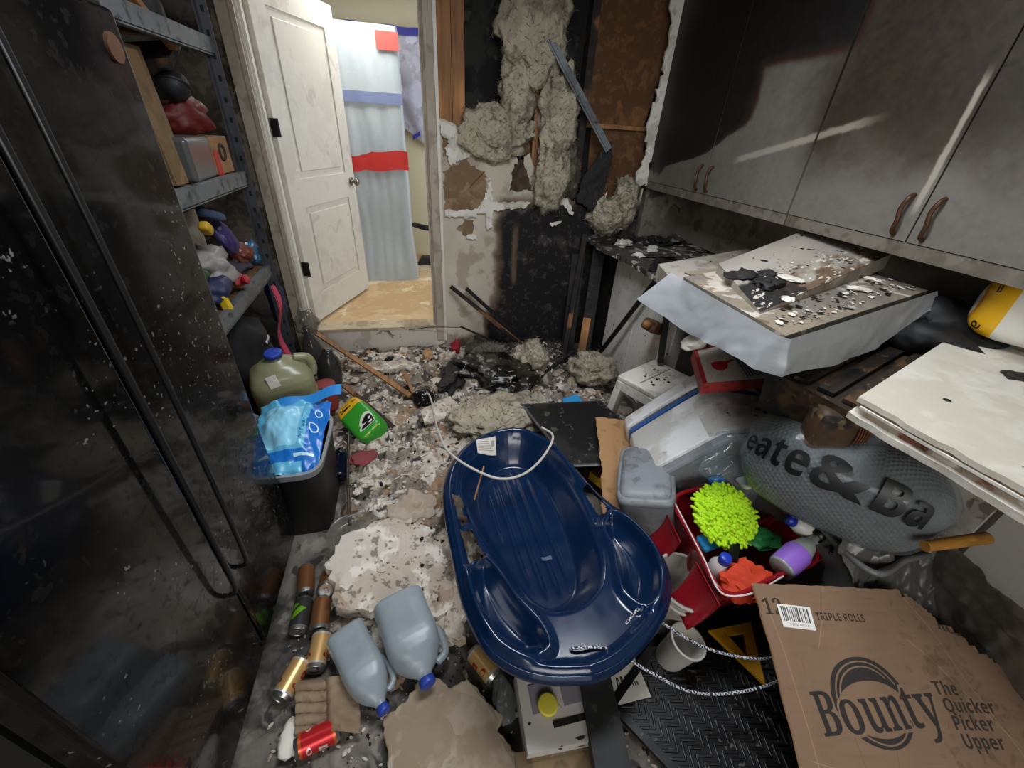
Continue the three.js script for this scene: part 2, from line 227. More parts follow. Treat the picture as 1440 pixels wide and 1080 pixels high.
// door leaf
d1.position.set(-0.80, 0.235, ZB - 0.12); d1.rotation.y = 68 * D2R;
const DW = 0.88, DH = 2.04;
const leaf = poly([[0, 0], [DW, 0], [DW, DH], [0, DH]]);
const holes = [[0.14, 0.2, DW - 0.13, 0.82], [0.14, 1.0, DW - 0.13, 1.9]];
holes.forEach(([a, b, c, d]) => leaf.holes.push(new THREE.Path([[a, b], [a, d], [c, d], [c, b]].map((p) => new THREE.Vector2(...p)))));
mesh('door_leaf', sheet(leaf, 0.036), matDoor, d1, [0, 0, -0.036]);
holes.forEach(([a, b, c, d]) => { const w = c - a, h = d - b, g = new THREE.Group(); mesh('panel', box(w, h, 0.018), matDoor, d1, [(a + c) / 2, (b + d) / 2, -0.018]); mesh('raised_field', box(w - 0.09, h - 0.09, 0.01, 0.004), matDoor, d1, [(a + c) / 2, (b + d) / 2, -0.006]); });
const matKnob = M(0x8b867c, 0.3, { metalness: 0.9 }), matHinge = M(0x1b1a19, 0.5, { metalness: 0.6 });
const kn = mesh('door_knob', lathe([[0, 0], [0.03, 0], [0.032, 0.006], [0.012, 0.012], [0.012, 0.03], [0.028, 0.04], [0.03, 0.055], [0.02, 0.066], [0, 0.068]], 20).rotateX(Math.PI / 2), matKnob, d1, [DW - 0.06, 0.93, 0]);
for (const y of [0.42, 1.3]) mesh('hinge', mergeGeometries([uvBox(box(0.012, 0.1, 0.05)), uvBox(rod([0, -0.05, 0.02], [0, 0.05, 0.02], 0.009).toNonIndexed())]), matHinge, d1, [-0.008, y, 0.005]);

// ---------------------------------------------------------------- room behind the door
const matHouseFloor = MM(0xc2a57c, [[0xa98a60, 3, 0.45, 0.7, 0.6], [0xd9c9ab, 7, 0.58, 0.72, 0.8]], 1.6, 0.8);
struct(mesh('floor_house', boxAt(-2.4, 2.0, 0.1, 0.21, -5.6, ZB - 0.12), matHouseFloor), 'tan dusty floor of the room behind the door', 'floor');
struct(mesh('ceiling_house', boxAt(-2.4, 2.0, 2.68, 2.78, -5.6, ZB - 0.12), M(0xe6e3da, 0.9)), 'white ceiling of the room behind the door', 'ceiling');
struct(mesh('wall_house_far', boxAt(-2.4, 2.0, 0.2, 2.7, -5.5, -5.4), M(0xe2d9ba, 0.9)), 'cream wall of the room behind the door', 'wall');
struct(mesh('wall_house_left', boxAt(-2.4, -2.3, 0.2, 2.7, -5.5, ZB - 0.12), matCream), 'cream side wall of the room behind the door', 'wall');
const whr = new THREE.Group(); whr.name = numbered('wall_house_right'); scene.add(whr); struct(whr, 'side wall with a window in the room behind the door', 'wall');
[[0.2, 1.0, -5.5, ZB - 0.12], [2.5, 2.7, -5.5, ZB - 0.12], [1.0, 2.5, -5.5, -4.85], [1.0, 2.5, -3.55, ZB - 0.12]].forEach(([a, b, c, d]) => mesh('wall_piece', boxAt(1.85, 1.95, a, b, c, d), matCream, whr));
struct(mesh('wall_house_near', boxAt(-2.4, -1.4, 0.2, 2.7, ZB - 0.13, ZB - 0.12), matCream), 'back of the garage wall beside the doorway', 'wall');
const lamp = thing('ceiling_lamp', 'square flush ceiling lamp in the room behind the door', 'lamp', [-0.3, 2.66, -4.0]);
mesh('lamp_frame', box(0.54, 0.03, 0.54, 0.01), M(0xdddddd, 0.5), lamp); mesh('diffuser', box(0.5, 0.02, 0.5, 0.008), M(0xffffff, 0.6, { emissive: 0xfffdf8, emissiveIntensity: 1.2 }), lamp, [0, -0.012, 0]);
// plastic wrapped cabinet
const wrap = thing('wrapped_cabinet', 'tall cabinet wrapped in pale blue plastic with red tape around it', 'cabinet', [-0.3, 0.21, -4.6]);
const matFilm = MM(0xd0d9dd, [[0xc0ccd3, 4, 0.45, 0.75, 0.5], [0xd3dce1, 10, 0.55, 0.75, 0.5]], 0.8, 0.32, { transmission: 0.25, thickness: 0 });
const fold = (u, y, s) => 0.018 * (fbm(u * 5 + s, y * 1.6 + s, 0, 4) - 0.5) + 0.006 * Math.max(0, Math.sin(u * 40 + 7 * fbm(u * 3, y * 1.3 + s, 0, 2))) * step(1.4, 0.3, y);
mesh('carcass', box(0.5, 1.96, 0.5), M(0xcfd2d2, 0.6), wrap, [0, 0.99, 0]);
mesh('plastic_film', patch(90, 60, (u, v) => {           // film around the cabinet, hanging to the floor
  const a = u * 4, k = Math.floor(a) % 4, t = a - Math.floor(a), y = v * 2.04, fl = 0.27 + 0.03 * step(0.5, 0, y), f = fold(u * 4, y, 1.3) * 1.2, q = mix(-fl, fl, t), o = fl + f, r = Math.min(1, Math.min(t, 1 - t) * 14), oo = o - (1 - r) * (1 - r) * 0.02;
  const P = [[q, oo], [oo, -q], [-q, -oo], [-oo, q]][k]; return [P[0], y, P[1]];
}), matFilm, wrap);
mesh('film_top', patch(20, 20, (u, v) => [mix(-0.265, 0.265, u), 2.02 + 0.02 * fbm(u * 6, v * 6, 0, 3), mix(-0.265, 0.265, v)]), matFilm, wrap);
const matRed = M(0xd3281f, 0.45), matBlueTape = M(0x2b2f9b, 0.5);
mesh('red_tape', patch(20, 6, (u, v) => [mix(-0.28, 0.285, u), mix(1.02, 1.14 + 0.03 * step(0.35, 0.45, u), v) + 0.01 * Math.sin(u * 9) - 0.03 * step(0.35, 0.2, u), 0.292 + fold(u + 3, 1.1, 1.3) * 0.6]), matRed, wrap);
mesh('red_tape', patch(6, 4, (u, v) => [mix(0.1, 0.275, u), mix(1.88, 2.0, v), 0.288]), M(0xc9574f, 0.5), wrap);
mesh('blue_tape', patch(20, 4, (u, v) => [mix(-0.275, 0.275, u), mix(1.52, 1.6, v), 0.287 + 0.004 * Math.sin(u * 20)]), M(0x7f8bb2, 0.5), wrap);
const ws = thing('plastic_sheet', 'pale lavender plastic sheet taped to the wall behind the wrapped cabinet', 'plastic sheet', [0, 1.35, -5.36]);
mesh('film', patch(50, 30, (u, v) => [mix(-1.2, 0.9, u), mix(0.04 + 0.18 * Math.sin(u * 9) ** 2, 1.02, v), 0.04 * fbm(u * 9, v * 4, 0, 3) + 0.012 * Math.sin(u * 50 + v * 9) * (1 - v)]), MM(0xcfd0e6, [[0xb6c2de, 4, 0.45, 0.7, 0.7]], 0.9, 0.4), ws);
mesh('blue_tape', patch(30, 2, (u, v) => [mix(-1.2, 0.9, u), mix(0.99, 1.05, v) + 0.006 * Math.sin(u * 40), 0.045]), matBlueTape, ws);
mesh('blue_tape', patch(4, 2, (u, v) => [mix(0.05, 0.13, u), mix(0.1, 0.14, v) + 0.05 * u, 0.045]), matBlueTape, ws);
tag(mesh('vacuum_hose', tube([[0.0, 0.58, -5.25], [0.1, 0.6, -5.0], [0.35, 0.55, -5.0], [0.5, 0.3, -5.1]], 0.03), M(0x1b1d22, 0.5)), 'black hose lying behind the wrapped cabinet', 'hose');
tag(mesh('floor_nozzle', sheet(poly([[0, 0], [0.3, 0], [0.28, 0.06], [0.05, 0.07]]), 0.1, 0.01).translate(0.02, 0.22, -4.95), M(0x22242a, 0.5)), 'dark flat floor tool on the tan floor beyond the doorway', 'vacuum nozzle');
const gl = thing('added_ceiling_light', 'slim white light panel added under the garage ceiling, out of view', 'lamp', [0.5, 2.545, -1.1]);  // panel added out of view to light the garage from above
mesh('lamp_frame', box(1.3, 0.07, 0.46, 0.01), M(0xcfcfcc, 0.5), gl, [0, 0.02, 0]); mesh('diffuser', box(1.2, 0.02, 0.4, 0.006), M(0xffffff, 0.6, { emissive: 0xf3f8ff, emissiveIntensity: 2 }), gl, [0, -0.02, 0]);

// ---------------------------------------------------------------- wall cabinets on the right
const XC = 1.72;
// smoke stains, brown film and pale marks in the cabinets' own metres: z runs along the wall, y up
function sootColour(z, y) {
  const n = fbm(z * 6 + 4, y * 6, 0, 6), n2 = fbm(z * 2.2 + 9, y * 2.2, 0, 5), n3 = fbm(z * 50, y * 50, 0, 3);
  let c = [106, 102, 94].map((k) => k * (0.84 + 0.2 * n2 + 0.16 * n3));
  const film = step(1.44, 1.78, y + (n2 - 0.5) * 0.3 + (n - 0.5) * 0.2 + (n3 - 0.5) * 0.12) * step(-2.0, -1.6, z + (n - 0.5) * 0.2) ;      // brown film, darker towards the top of the doors
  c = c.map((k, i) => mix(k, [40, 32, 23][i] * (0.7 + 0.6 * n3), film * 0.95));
  const edgeZ = -2.2 + 0.1 * (n - 0.5) - 0.3 * step(1.72, 1.5, y) - 0.42 * step(1.56, 1.42, y), top = 1.93 + 0.05 * (n - 0.5) + 0.05 * (z + 2);
  const b = Math.max(step(edgeZ + 0.04, edgeZ - 0.05, z) * step(1.38, 1.5, y + (n - 0.5) * 0.2), step(top - 0.03, top + 0.05, y) * step(-1.66, -1.74, z));
  const rim = step(0.02, 0.5, b) * step(1, 0.6, b); c = c.map((k, i) => mix(k, [74, 42, 24][i], rim));
  c = c.map((k, i) => mix(k, [10, 8, 8][i] + 14 * n3, b));
  const paleStreak = step(0.022, 0.008, Math.abs(y - 1.535 - (z + 2.15) * 0.26) + 0.01 * (n3 - 0.5)) * step(-2.22, -2.14, z) * step(-1.42, -1.6, z);   // pale diagonal streak
  const bare = step(0.014, 0.006, Math.abs(z + 1.195) + 0.006 * (n3 - 0.5)) * step(1.4, 1.46, y) * step(1.86, 1.78, y);        // pale line between the doors
  return c.map((k, i) => mix(k, [172, 165, 150][i], Math.max(paleStreak * 0.7 * (1 - b), bare * 0.75)));
}
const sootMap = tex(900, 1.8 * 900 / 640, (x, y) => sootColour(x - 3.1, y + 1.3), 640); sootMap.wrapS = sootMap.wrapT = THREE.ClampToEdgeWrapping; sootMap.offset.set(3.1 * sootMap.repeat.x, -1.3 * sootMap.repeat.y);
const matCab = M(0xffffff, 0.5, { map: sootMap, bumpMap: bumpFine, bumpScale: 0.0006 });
const matCabBody = MM(0x736c61, [[0x655b4e, 5, 0.45, 0.7, 0.7]], 1, 0.6), matHandle = M(0x4a2f1d, 0.45, { metalness: 0.5 });
function wallCabinet(z0, z1, label) {
  const t = thing('wall_cabinet', label, 'cabinet', [XC, 1.32, (z0 + z1) / 2]), zc = (z0 + z1) / 2;
  const at = (g) => g.translate(-XC, -1.32, -zc);
  mesh('carcass', at(boxAt(XC + 0.022, XR - 0.002, 1.32, HC, z0 + 0.002, z1 - 0.002)), matCabBody, t);
  for (const [a, b, hz] of [[z0 + 0.004, zc - 0.003, zc - 0.05], [zc + 0.003, z1 - 0.004, zc + 0.05]]) {
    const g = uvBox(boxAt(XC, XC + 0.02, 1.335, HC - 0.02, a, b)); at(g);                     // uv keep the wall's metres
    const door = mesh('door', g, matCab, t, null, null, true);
    mesh('handle', at(tube([[XC, 1.35, hz], [XC - 0.018, 1.362, hz], [XC - 0.026, 1.4, hz + 0.004], [XC - 0.026, 1.44, hz - 0.004], [XC - 0.018, 1.474, hz], [XC, 1.485, hz]], 0.0075, 24)), matHandle, door);
  }
  mesh('light_rail', at(boxAt(XC + 0.004, XC + 0.024, 1.285, 1.332, z0 + 0.002, z1 - 0.002)), matCabBody, t);
  return t;
}
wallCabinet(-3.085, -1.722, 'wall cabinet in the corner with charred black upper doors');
wallCabinet(-1.718, -0.62, 'wall cabinet with a brown film towards the top and a pale streak between its doors');

// base cabinet in the corner with its burnt worktop
const base = thing('base_cabinet', 'white base cabinet under the burnt worktop in the corner', 'cabinet', [1.75, 0, -2.5]);
const matBase = MM(0xe8e5de, [[0xcac5bb, 4, 0.5, 0.75, 0.5], [0x4f4840, 60, 0.78, 0.82, 0.8, 3]], 1, 0.55);
mesh('carcass', boxAt(-0.29, 0.31, 0, 0.9, -0.59, 0.58), matBase, base);
mesh('side_panel', boxAt(-0.31, -0.29, 0.02, 0.88, -0.26, 0.14), matBase, base); mesh('side_panel', boxAt(-0.308, -0.29, 0.02, 0.88, 0.145, 0.57), matBase, base);
mesh('burnt_panel', boxAt(-0.306, -0.29, 0.02, 0.89, -0.58, -0.265), matChar, base);
const wt = thing('worktop', 'charred worktop with peeled layers in the corner', 'worktop', [1.7, 0.905, -2.5]);
const matBurntTop = MM(0x3f3832, [[0x151210, 6, 0.45, 0.62, 0.9], [0x8d867c, 14, 0.56, 0.7, 0.8], [0xc9c3b8, 22, 0.62, 0.7, 0.9]], 0.8, 0.85, { bumpMap: bumpCoarse, bumpScale: 0.012 });
mesh('board', sheet(ragged([[-0.4, -0.585], [-0.42, -0.2], [-0.36, 0.1], [-0.38, 0.55], [0.37, 0.585, 1], [0.37, -0.59, 1]], 0.012, 81, 0.03), 0.03).rotateX(Math.PI / 2).translate(0, 0.03, 0), matBurntTop, wt);
[[-0.25, -0.35, 0.3, 0.1, 0.3], [-0.15, 0.05, 0.24, 0.08, -0.5], [-0.28, 0.3, 0.2, 0.09, 0.9], [0.1, -0.3, 0.3, 0.12, 0.2]].forEach(([x, z, w, d, r], i) => mesh('peeled_layer', sheet(ragged([[-w / 2, -d / 2], [w / 2, -d / 2], [w / 2, d / 2], [-w / 2, d / 2]], 0.015, 90 + i), 0.006).rotateX(Math.PI / 2), i % 2 ? matBurntTop : matChar, wt, [x, 0.05 + i * 0.003, z], [0.08 * (i - 1), r, 0.12]));

// ---------------------------------------------------------------- refrigerator on the left
const fr = thing('refrigerator', 'tall glossy black side by side refrigerator spattered with soot', 'refrigerator', [-0.95, 0, -0.83]);
const frMap = tex(1024, 1.8, (x, y) => { const n = fbm(x * 30, y * 30, 0, 4), d = step(0.79, 0.83, fbm(x * 110 + 9, y * 110, 0, 2)) * step(0.5, 0.6, fbm(x * 6, y * 6, 0, 3)) * 100, w = step(0.5, 0.8, fbm(x * 3, y * 2, 0, 5)) * 12; return [8 + w * 0.6 + d, 8 + w * 0.6 + d, 9 + w * 0.6 + d * 0.95]; });
const frRough = tex(512, 1.2, (x, y) => { const v = 50 + 90 * step(0.35, 0.75, fbm(x * 5, y * 3, 0, 6)) + 110 * step(0.66, 0.72, fbm(x * 60, y * 60, 0, 3)); return [v, v, v]; }, 512, false);
const matFridge = M(0xffffff, 0.62, { map: frMap, roughnessMap: frRough, specularIntensity: 0.4, clearcoat: 0.4, clearcoatRoughness: 0.05 }), matFrBody = MM(0x121314, [[0x26262a, 9, 0.5, 0.7, 0.6]], 0.8, 0.6);
mesh('body', boxAt(-0.36, 0.3, 0.03, 1.76, -0.45, 0.45), matFrBody, fr); mesh('kick_grille', boxAt(0.3, 0.33, 0.01, 0.09, -0.44, 0.44), matBlackPlastic, fr);
for (const [a, b, s, hz] of [[-0.452, -0.004, 1, -0.045], [0.004, 0.452, -1, 0.045]]) {
  const d = mesh('door', box(0.06, 1.67, b - a, 0.012).translate(0.34, 0.935, (a + b) / 2), matFridge, fr);
  mesh('handle', mergeGeometries([tube([[0.372, 1.74, hz], [0.395, 1.73, hz], [0.4, 1.7, hz], [0.4, 0.5, hz], [0.395, 0.47, hz], [0.372, 0.46, hz]], 0.0065, 60, 10)]), M(0x17181a, 0.28), d);
}
mesh('hinge_cover', box(0.08, 0.025, 0.07, 0.008), matBlackPlastic, fr, [0.32, 1.775, -0.4]);
tag(mesh('round_blister', new THREE.CylinderGeometry(0.026, 0.026, 0.006, 24).rotateZ(Math.PI / 2), MM(0x5a3a26, [[0x2a1a12, 30, 0.5, 0.6, 0.8]], 0.2, 0.7), scene, [-0.577, 1.70, -1.225]), 'small round brown blister high on the black refrigerator', 'blister');  // thin disc for a peeled, blistered brown spot on the door

// ---------------------------------------------------------------- steel shelving
const sh = thing('shelving_unit', 'grey steel shelving unit with chipboard shelves between the refrigerator and the door', 'shelf', [-1.08, 0, -2.05]);
const matChip = MM(0x6e4f33, [[0x52391f, 20, 0.5, 0.62, 0.8], [0x8b6a48, 40, 0.6, 0.7, 0.5]], 0.6, 0.9);
function post(x, z) { const g = mergeGeometries([box(0.04, 2.2, 0.003), box(0.003, 2.2, 0.04).translate(0.02 * Math.sign(-x), 0, 0.02 * Math.sign(-z))].map(uvBox)); const p = mesh('post', g, MM(0x3a3d42, [[0x1d1e20, 12, 0.5, 0.7, 0.7]], 0.5, 0.55, { n: 128 }), sh, [x, 1.1, z]); return p; }
const slotMat = M(0x08080a, 0.9), slotGeo = box(0.012, 0.022, 0.008, 0.003);
for (const [x, z] of [[0.26, -0.5], [0.26, 0.68], [-0.26, -0.5], [-0.26, 0.68]]) { const p = post(x, z); if (x > 0 && z < 0) for (let k = 0; k < 26; k++) mesh('slot', slotGeo.clone(), slotMat, p, [0, -1.05 + k * 0.08, 0.002]); }
for (const [y, tilt] of [[0.3, 0], [0.86, -0.03], [1.345, 0], [1.87, 0]]) {
  const g = new THREE.Group(); g.name = 'shelf_level'; g.position.y = y; g.rotation.x = -tilt; sh.add(g);
  mesh('shelf_board', boxAt(-0.255, 0.25, -0.014, 0, -0.49, 0.68), matChip, g);
  mesh('beam', mergeGeometries([boxAt(0.25, 0.262, -0.055, 0.006, -0.5, 0.69), boxAt(0.235, 0.262, -0.06, -0.052, -0.5, 0.69), boxAt(0.235, 0.255, 0.004, 0.008, -0.5, 0.69)].map(uvBox)), matSteel, g);
  mesh('beam', boxAt(-0.262, -0.25, -0.06, 0.006, -0.5, 0.69), matSteel, g);
}

// ---------------------------------------------------------------- the blue sled
const Ltab = [[-1.515, 0.40], [-1.505, 0.31], [-1.48, 0.25], [-1.43, 0.175], [-1.36, 0.115], [-1.27, 0.07], [-1.15, 0.045], [-1.0, 0.048], [-0.89, 0.055], [-0.73, 0.068], [-0.62, 0.095], [-0.55, 0.125], [-0.49, 0.19], [-0.455, 0.27], [-0.435, 0.38]];
const Rtab = [[-1.515, 0.40], [-1.5, 0.45], [-1.46, 0.5], [-1.38, 0.56], [-1.23, 0.605], [-1.05, 0.65], [-0.93, 0.71], [-0.85, 0.745], [-0.76, 0.765], [-0.68, 0.755], [-0.6, 0.71], [-0.53, 0.63], [-0.475, 0.53], [-0.445, 0.45], [-0.435, 0.38]];
const lerpTab = (T, z) => { let i = 1; while (i < T.length - 1 && T[i][0] < z) i++; const a = T[i - 1], b = T[i]; return mix(a[1], b[1], clamp((z - a[0]) / (b[0] - a[0]))); };
const smooth = (T) => { const c = new THREE.CatmullRomCurve3(T.map((p) => new THREE.Vector3(p[1], 0, p[0])), false, 'centripetal').getPoints(60); return c.map((p) => [p.z, p.x]); };
const Ls = smooth(Ltab), Rs = smooth(Rtab);
const outline = [...Ls.map((p) => [p[1], p[0]]), ...[...Rs].reverse().map((p) => [p[1], p[0]])];
const trough = [[0.30, -1.45], [0.19, -1.36], [0.125, -1.22], [0.13, -1.05], [0.165, -0.93], [0.205, -0.8], [0.25, -0.7], [0.33, -0.635], [0.42, -0.635], [0.51, -0.69], [0.56, -0.8], [0.575, -0.95], [0.575, -1.1], [0.545, -1.3], [0.48, -1.42], [0.40, -1.46]];
const podL = [[0.105, -0.8], [0.15, -0.84], [0.195, -0.78], [0.235, -0.68], [0.285, -0.59], [0.29, -0.53], [0.24, -0.515], [0.175, -0.55], [0.115, -0.64]], podR = [[0.615, -0.9], [0.66, -0.93], [0.705, -0.88], [0.735, -0.78], [0.72, -0.68], [0.665, -0.6], [0.615, -0.585], [0.575, -0.64], [0.605, -0.78]];
const round = (P) => new THREE.CatmullRomCurve3(P.map((p) => new THREE.Vector3(p[0], 0, p[1])), true, 'centripetal').getPoints(72).map((p) => [p.x, p.z]);
const troughS = round(trough), podLS = round(podL), podRS = round(podR);
function sd(P, x, z) { let d = 1e9, inside = false; for (let i = 0, j = P.length - 1; i < P.length; j = i++) { const [ax, az] = P[j], [bx, bz] = P[i], ex = bx - ax, ez = bz - az, t = clamp(((x - ax) * ex + (z - az) * ez) / (ex * ex + ez * ez + 1e-12)); d = Math.min(d, Math.hypot(x - ax - ex * t, z - az - ez * t)); if ((bz > z) !== (az > z) && x < (ax - bx) * (z - bz) / (az - bz) + bx) inside = !inside; } return inside ? d : -d; }
function sledY(x, z) {
  const e = Math.max(0, sd(outline, x, z)), t = sd(troughS, x, z), p = Math.max(sd(podLS, x, z), sd(podRS, x, z));
  let y = 0.372 + 0.012 * step(0, 0.02, e) - 0.026 * step(0.02, 0.05, e);
  y += 0.022 * step(-0.03, 0.0, p) * step(0.02, 0, p) - 0.05 * step(0.0, 0.06, p);
  if (t > -0.02) { y -= 0.135 * step(-0.02, 0.075, t); const u = (x - 0.345 - (z + 1) * 0.06) / 0.05, g = Math.abs(u - Math.round(u)); y -= 0.0045 * step(0.26, 0.1, g) * step(0.09, 0.12, t) * step(-0.72, -0.8, z); }
  return y;
}
const slots = [[[0.085, -1.13], [0.115, -1.13], [0.135, -1.0], [0.105, -1.0]], [[0.105, -0.965], [0.14, -0.965], [0.165, -0.83], [0.125, -0.83]], [[0.605, -1.05], [0.63, -1.06], [0.655, -0.965], [0.63, -0.955]]].map((q) => q);
const slotsW = [[[0.07, -1.13], [0.103, -1.14], [0.128, -1.0], [0.09, -0.99]], [[0.086, -0.965], [0.13, -0.97], [0.158, -0.835], [0.1, -0.82]], [[0.6, -1.08], [0.63, -1.09], [0.655, -0.955], [0.618, -0.945]]];
const dots = []; for (let k = 0; k < 7; k++) dots.push([0.598 + k * 0.006, -1.24 + k * 0.022]);
const sled = thing('sled', 'dark blue plastic toddler sled with foot wells and slotted rims', 'sled', [0.4, 0.2, -0.97]);
const sledPt = (u, v) => { const z = mix(-1.514, -0.436, v), a = lerpTab(Ls, z), b = lerpTab(Rs, z), x = mix(a, b, u); return [x, z]; };
const matSled = M(0x08203f, 0.32, { clearcoat: 0.3, clearcoatRoughness: 0.12, roughnessMap: tex(256, 0.5, (x, y) => { const v = 120 + 110 * fbm(x * 25, y * 25, 0, 5); return [v, v, v]; }, 256, false) });
const sledHole = (x, z) => slotsW.some((q) => sd(q, x, z) > 0) || dots.some((d) => Math.hypot(d[0] - x, d[1] - z) < 0.0045);
mesh('shell', patch(150, 220, (u, v) => { const [x, z] = sledPt(u, v); return [x - 0.4, sledY(x, z) - 0.2, z + 0.97]; }, 0, (u, v) => { const [x, z] = sledPt(u, v); return !sledHole(x, z); }), matSled, sled);
mesh('rim_lip', patch(220, 5, (u, v) => { const n = outline.length, f = u * n, i = Math.floor(f) % n, a = outline[i], b = outline[(i + 1) % n], t = f - Math.floor(f), x = mix(a[0], b[0], t), z = mix(a[1], b[1], t), dx = x - 0.4, dz = z + 0.97, L = Math.hypot(dx, dz), o = 0.012 * Math.sin(v * Math.PI * 0.8); return [dx + dx / L * o, 0.172 - v * 0.035, dz + dz / L * o]; }), matSled, sled);
mesh('hull', patch(60, 80, (u, v) => { const [x, z] = sledPt(mix(0.04, 0.96, u), mix(0.02, 0.98, v)); return [x - 0.4, Math.min(sledY(x, z) - 0.206, 0.166), z + 0.97]; }, 0, (u, v) => { const [x, z] = sledPt(mix(0.04, 0.96, u), mix(0.02, 0.98, v)); return sd(trough, x, z) > -0.02; }), matSled, sled);
const lab = canv(128, 64, (g) => { g.fillStyle = '#d9d2c8'; g.fillRect(0, 0, 128, 64); g.fillStyle = '#9a938c'; for (let k = 0; k < 5; k++) g.fillRect(8, 10 + k * 9, 70 + (k * 37) % 30, 3); g.fillRect(96, 12, 22, 22); });
mesh('label_sticker', patch(8, 4, (u, v) => { const x = mix(0.21, 0.305, u) + 0.0 * v, z = mix(-1.385, -1.43, v) - 0.035 * u; return [x - 0.4, sledY(x, z) - 0.197, z + 0.97]; }), M(0xffffff, 0.6, { map: lab }), sled, null, null, true);
mesh('small_sticker', patch(4, 2, (u, v) => { const x = mix(0.385, 0.425, u), z = mix(-0.885, -0.9, v); return [x - 0.4, sledY(x, z) - 0.197, z + 0.97]; }), M(0x4a5a72, 0.6), sled);
const matRope = M(0xffffff, 0.9, { map: tex(128, 0.04, (x, y) => { const k = (Math.floor(x * 180) + Math.floor(y * 180)) % 2 ? 1 : 0; return k ? [205, 205, 210] : [20, 24, 40]; }) });
mesh('tow_rope', tube([[0.14, 0.155, 0.42], [0.2, 0.165, 0.39], [0.27, 0.12, 0.42], [0.36, 0.06, 0.46], [0.45, 0.03, 0.5], [0.58, 0.03, 0.545], [0.72, 0.04, 0.545], [0.73, 0.04, 0.565], [0.6, 0.01, 0.6], [0.45, 0.0, 0.6], [0.3, 0.03, 0.58], [0.17, 0.1, 0.53], [0.06, 0.155, 0.475], [-0.045, 0.17, 0.46], [-0.05, 0.14, 0.45]], 0.0045, 160, 6), matRope, sled);

// ---------------------------------------------------------------- pile on the right
// hidden support: totes and a white cabinet body under the flat boxes
const totes = thing('storage_tote', 'dark grey storage tote under the charred crate', 'tote', [1.72, 0, -1.5]);
mesh('tub', box(0.5, 0.86, 0.72, 0.02), MM(0x2e2d2c, [[0x161514, 8, 0.5, 0.7, 0.7]], 0.6, 0.6), totes, [0, 0.43, 0]); mesh('rim', box(0.54, 0.03, 0.76, 0.01), matBlackPlastic, totes, [0, 0.86, 0]);
const wc = thing('white_cabinet', 'white cabinet standing by the right wall under the laminate panel', 'cabinet', [1.86, 0, -0.5]);
mesh('carcass', boxAt(-0.14, 0.2, 0.02, 0.97, -0.52, 0.5), matWhite, wc); mesh('door', boxAt(-0.16, -0.14, 0.05, 0.95, -0.5, -0.01), matWhite, wc); mesh('door', boxAt(-0.16, -0.14, 0.05, 0.95, 0.01, 0.49), matWhite, wc);

// white laminate panel with broken edge
const pan = thing('laminate_panel', 'white laminate panel with a splintered edge on the right', 'panel', [1.55, 0.99, -0.6]);
const matLam = MM(0xd6d0c2, [[0xb3a894, 3, 0.5, 0.75, 0.4], [0xe2dccf, 9, 0.55, 0.7, 0.5]], 1, 0.5), matCore = MM(0xa99b8a, [[0x7a3f30, 14, 0.5, 0.62, 0.8], [0x3e342b, 10, 0.55, 0.68, 0.8], [0xe0dace, 18, 0.6, 0.7, 0.8]], 0.5, 0.85);
const PX = [[-0.44, -0.065], [0.43, -0.4], [0.45, 0.3], [-0.395, 0.36]];
const panShape = (e, s) => ragged([[PX[0][0] - e, PX[0][1]], [PX[1][0], PX[1][1], 1], [PX[2][0], PX[2][1], 1], [PX[3][0] - e, PX[3][1]]].map((p, i) => i === 0 ? [p[0], p[1], 1] : p), 0.006, s, 0.03);
const flatY = (g, y) => g.rotateX(Math.PI / 2).translate(0, y, 0);
mesh('top_layer', flatY(sheet(panShape(0, 101), 0.014), 0.065), matLam, pan); mesh('core', flatY(sheet(panShape(-0.014, 102), 0.034), 0.051), matCore, pan); mesh('bottom_layer', flatY(sheet(panShape(0.004, 103), 0.017), 0.017), matPaperWhite, pan);
mesh('splinter', bar([-0.44, 0.043, -0.05], [-0.4, 0.043, 0.35], 0.006, 0.006), matPaperWhite, pan);
[[[[0, 0], [0.03, 0.035], [0.07, 0.03], [0.11, 0.0], [0.05, -0.045], [0.03, -0.015]], [1.68, 1.0565, -0.68]], [[[0, 0], [0.1, 0.02], [0.2, 0.06], [0.23, 0.0], [0.1, -0.01]], [1.36, 1.0565, -0.42]]].forEach(([p, pos], i) => tag(mesh('char_flake', sheet(ragged(p, 0.004, 110 + i, 0.012), 0.003).rotateX(-Math.PI / 2), matChar, scene, pos, [0, i ? -0.25 : 0.1, 0]), i ? 'long pointed black char flake on the white laminate panel' : 'small arrow shaped black char flake on the white laminate panel', 'char flake'));

// paper towel pack on the panel
const towelTex = canv(512, 512, (g) => {
  g.fillStyle = '#e6e3da'; g.fillRect(0, 0, 512, 512); g.fillStyle = '#e9b21c'; g.fillRect(0, 300, 512, 150); g.fillStyle = '#d58a1c'; g.fillRect(0, 430, 512, 30);
  g.fillStyle = '#2c5f9e'; g.beginPath(); g.moveTo(0, 300); g.lineTo(90, 300); g.lineTo(70, 120); g.lineTo(0, 190); g.fill(); g.fillStyle = '#e6e3da'; g.fillRect(20, 210, 40, 30); g.fillStyle = '#6d8f3c'; g.fillRect(150, 0, 140, 90);
  g.save(); g.translate(110, 370); g.rotate(-0.5); g.fillStyle = '#2a1c10'; g.font = 'bold 80px sans-serif'; g.fillText('=6', 0, 30); g.fillText('2', -70, 30); g.restore(); g.fillStyle = '#2a1c10'; g.font = 'bold 70px sans-serif'; g.fillText('2=6', 240, 400); g.fillText('=6', 420, 400);
});
const tw = thing('paper_towel_pack', 'yellow and white paper towel pack lying on the laminate panel', 'paper towels', [1.965, 1.185, -0.85], [0, 0.5, 0]);
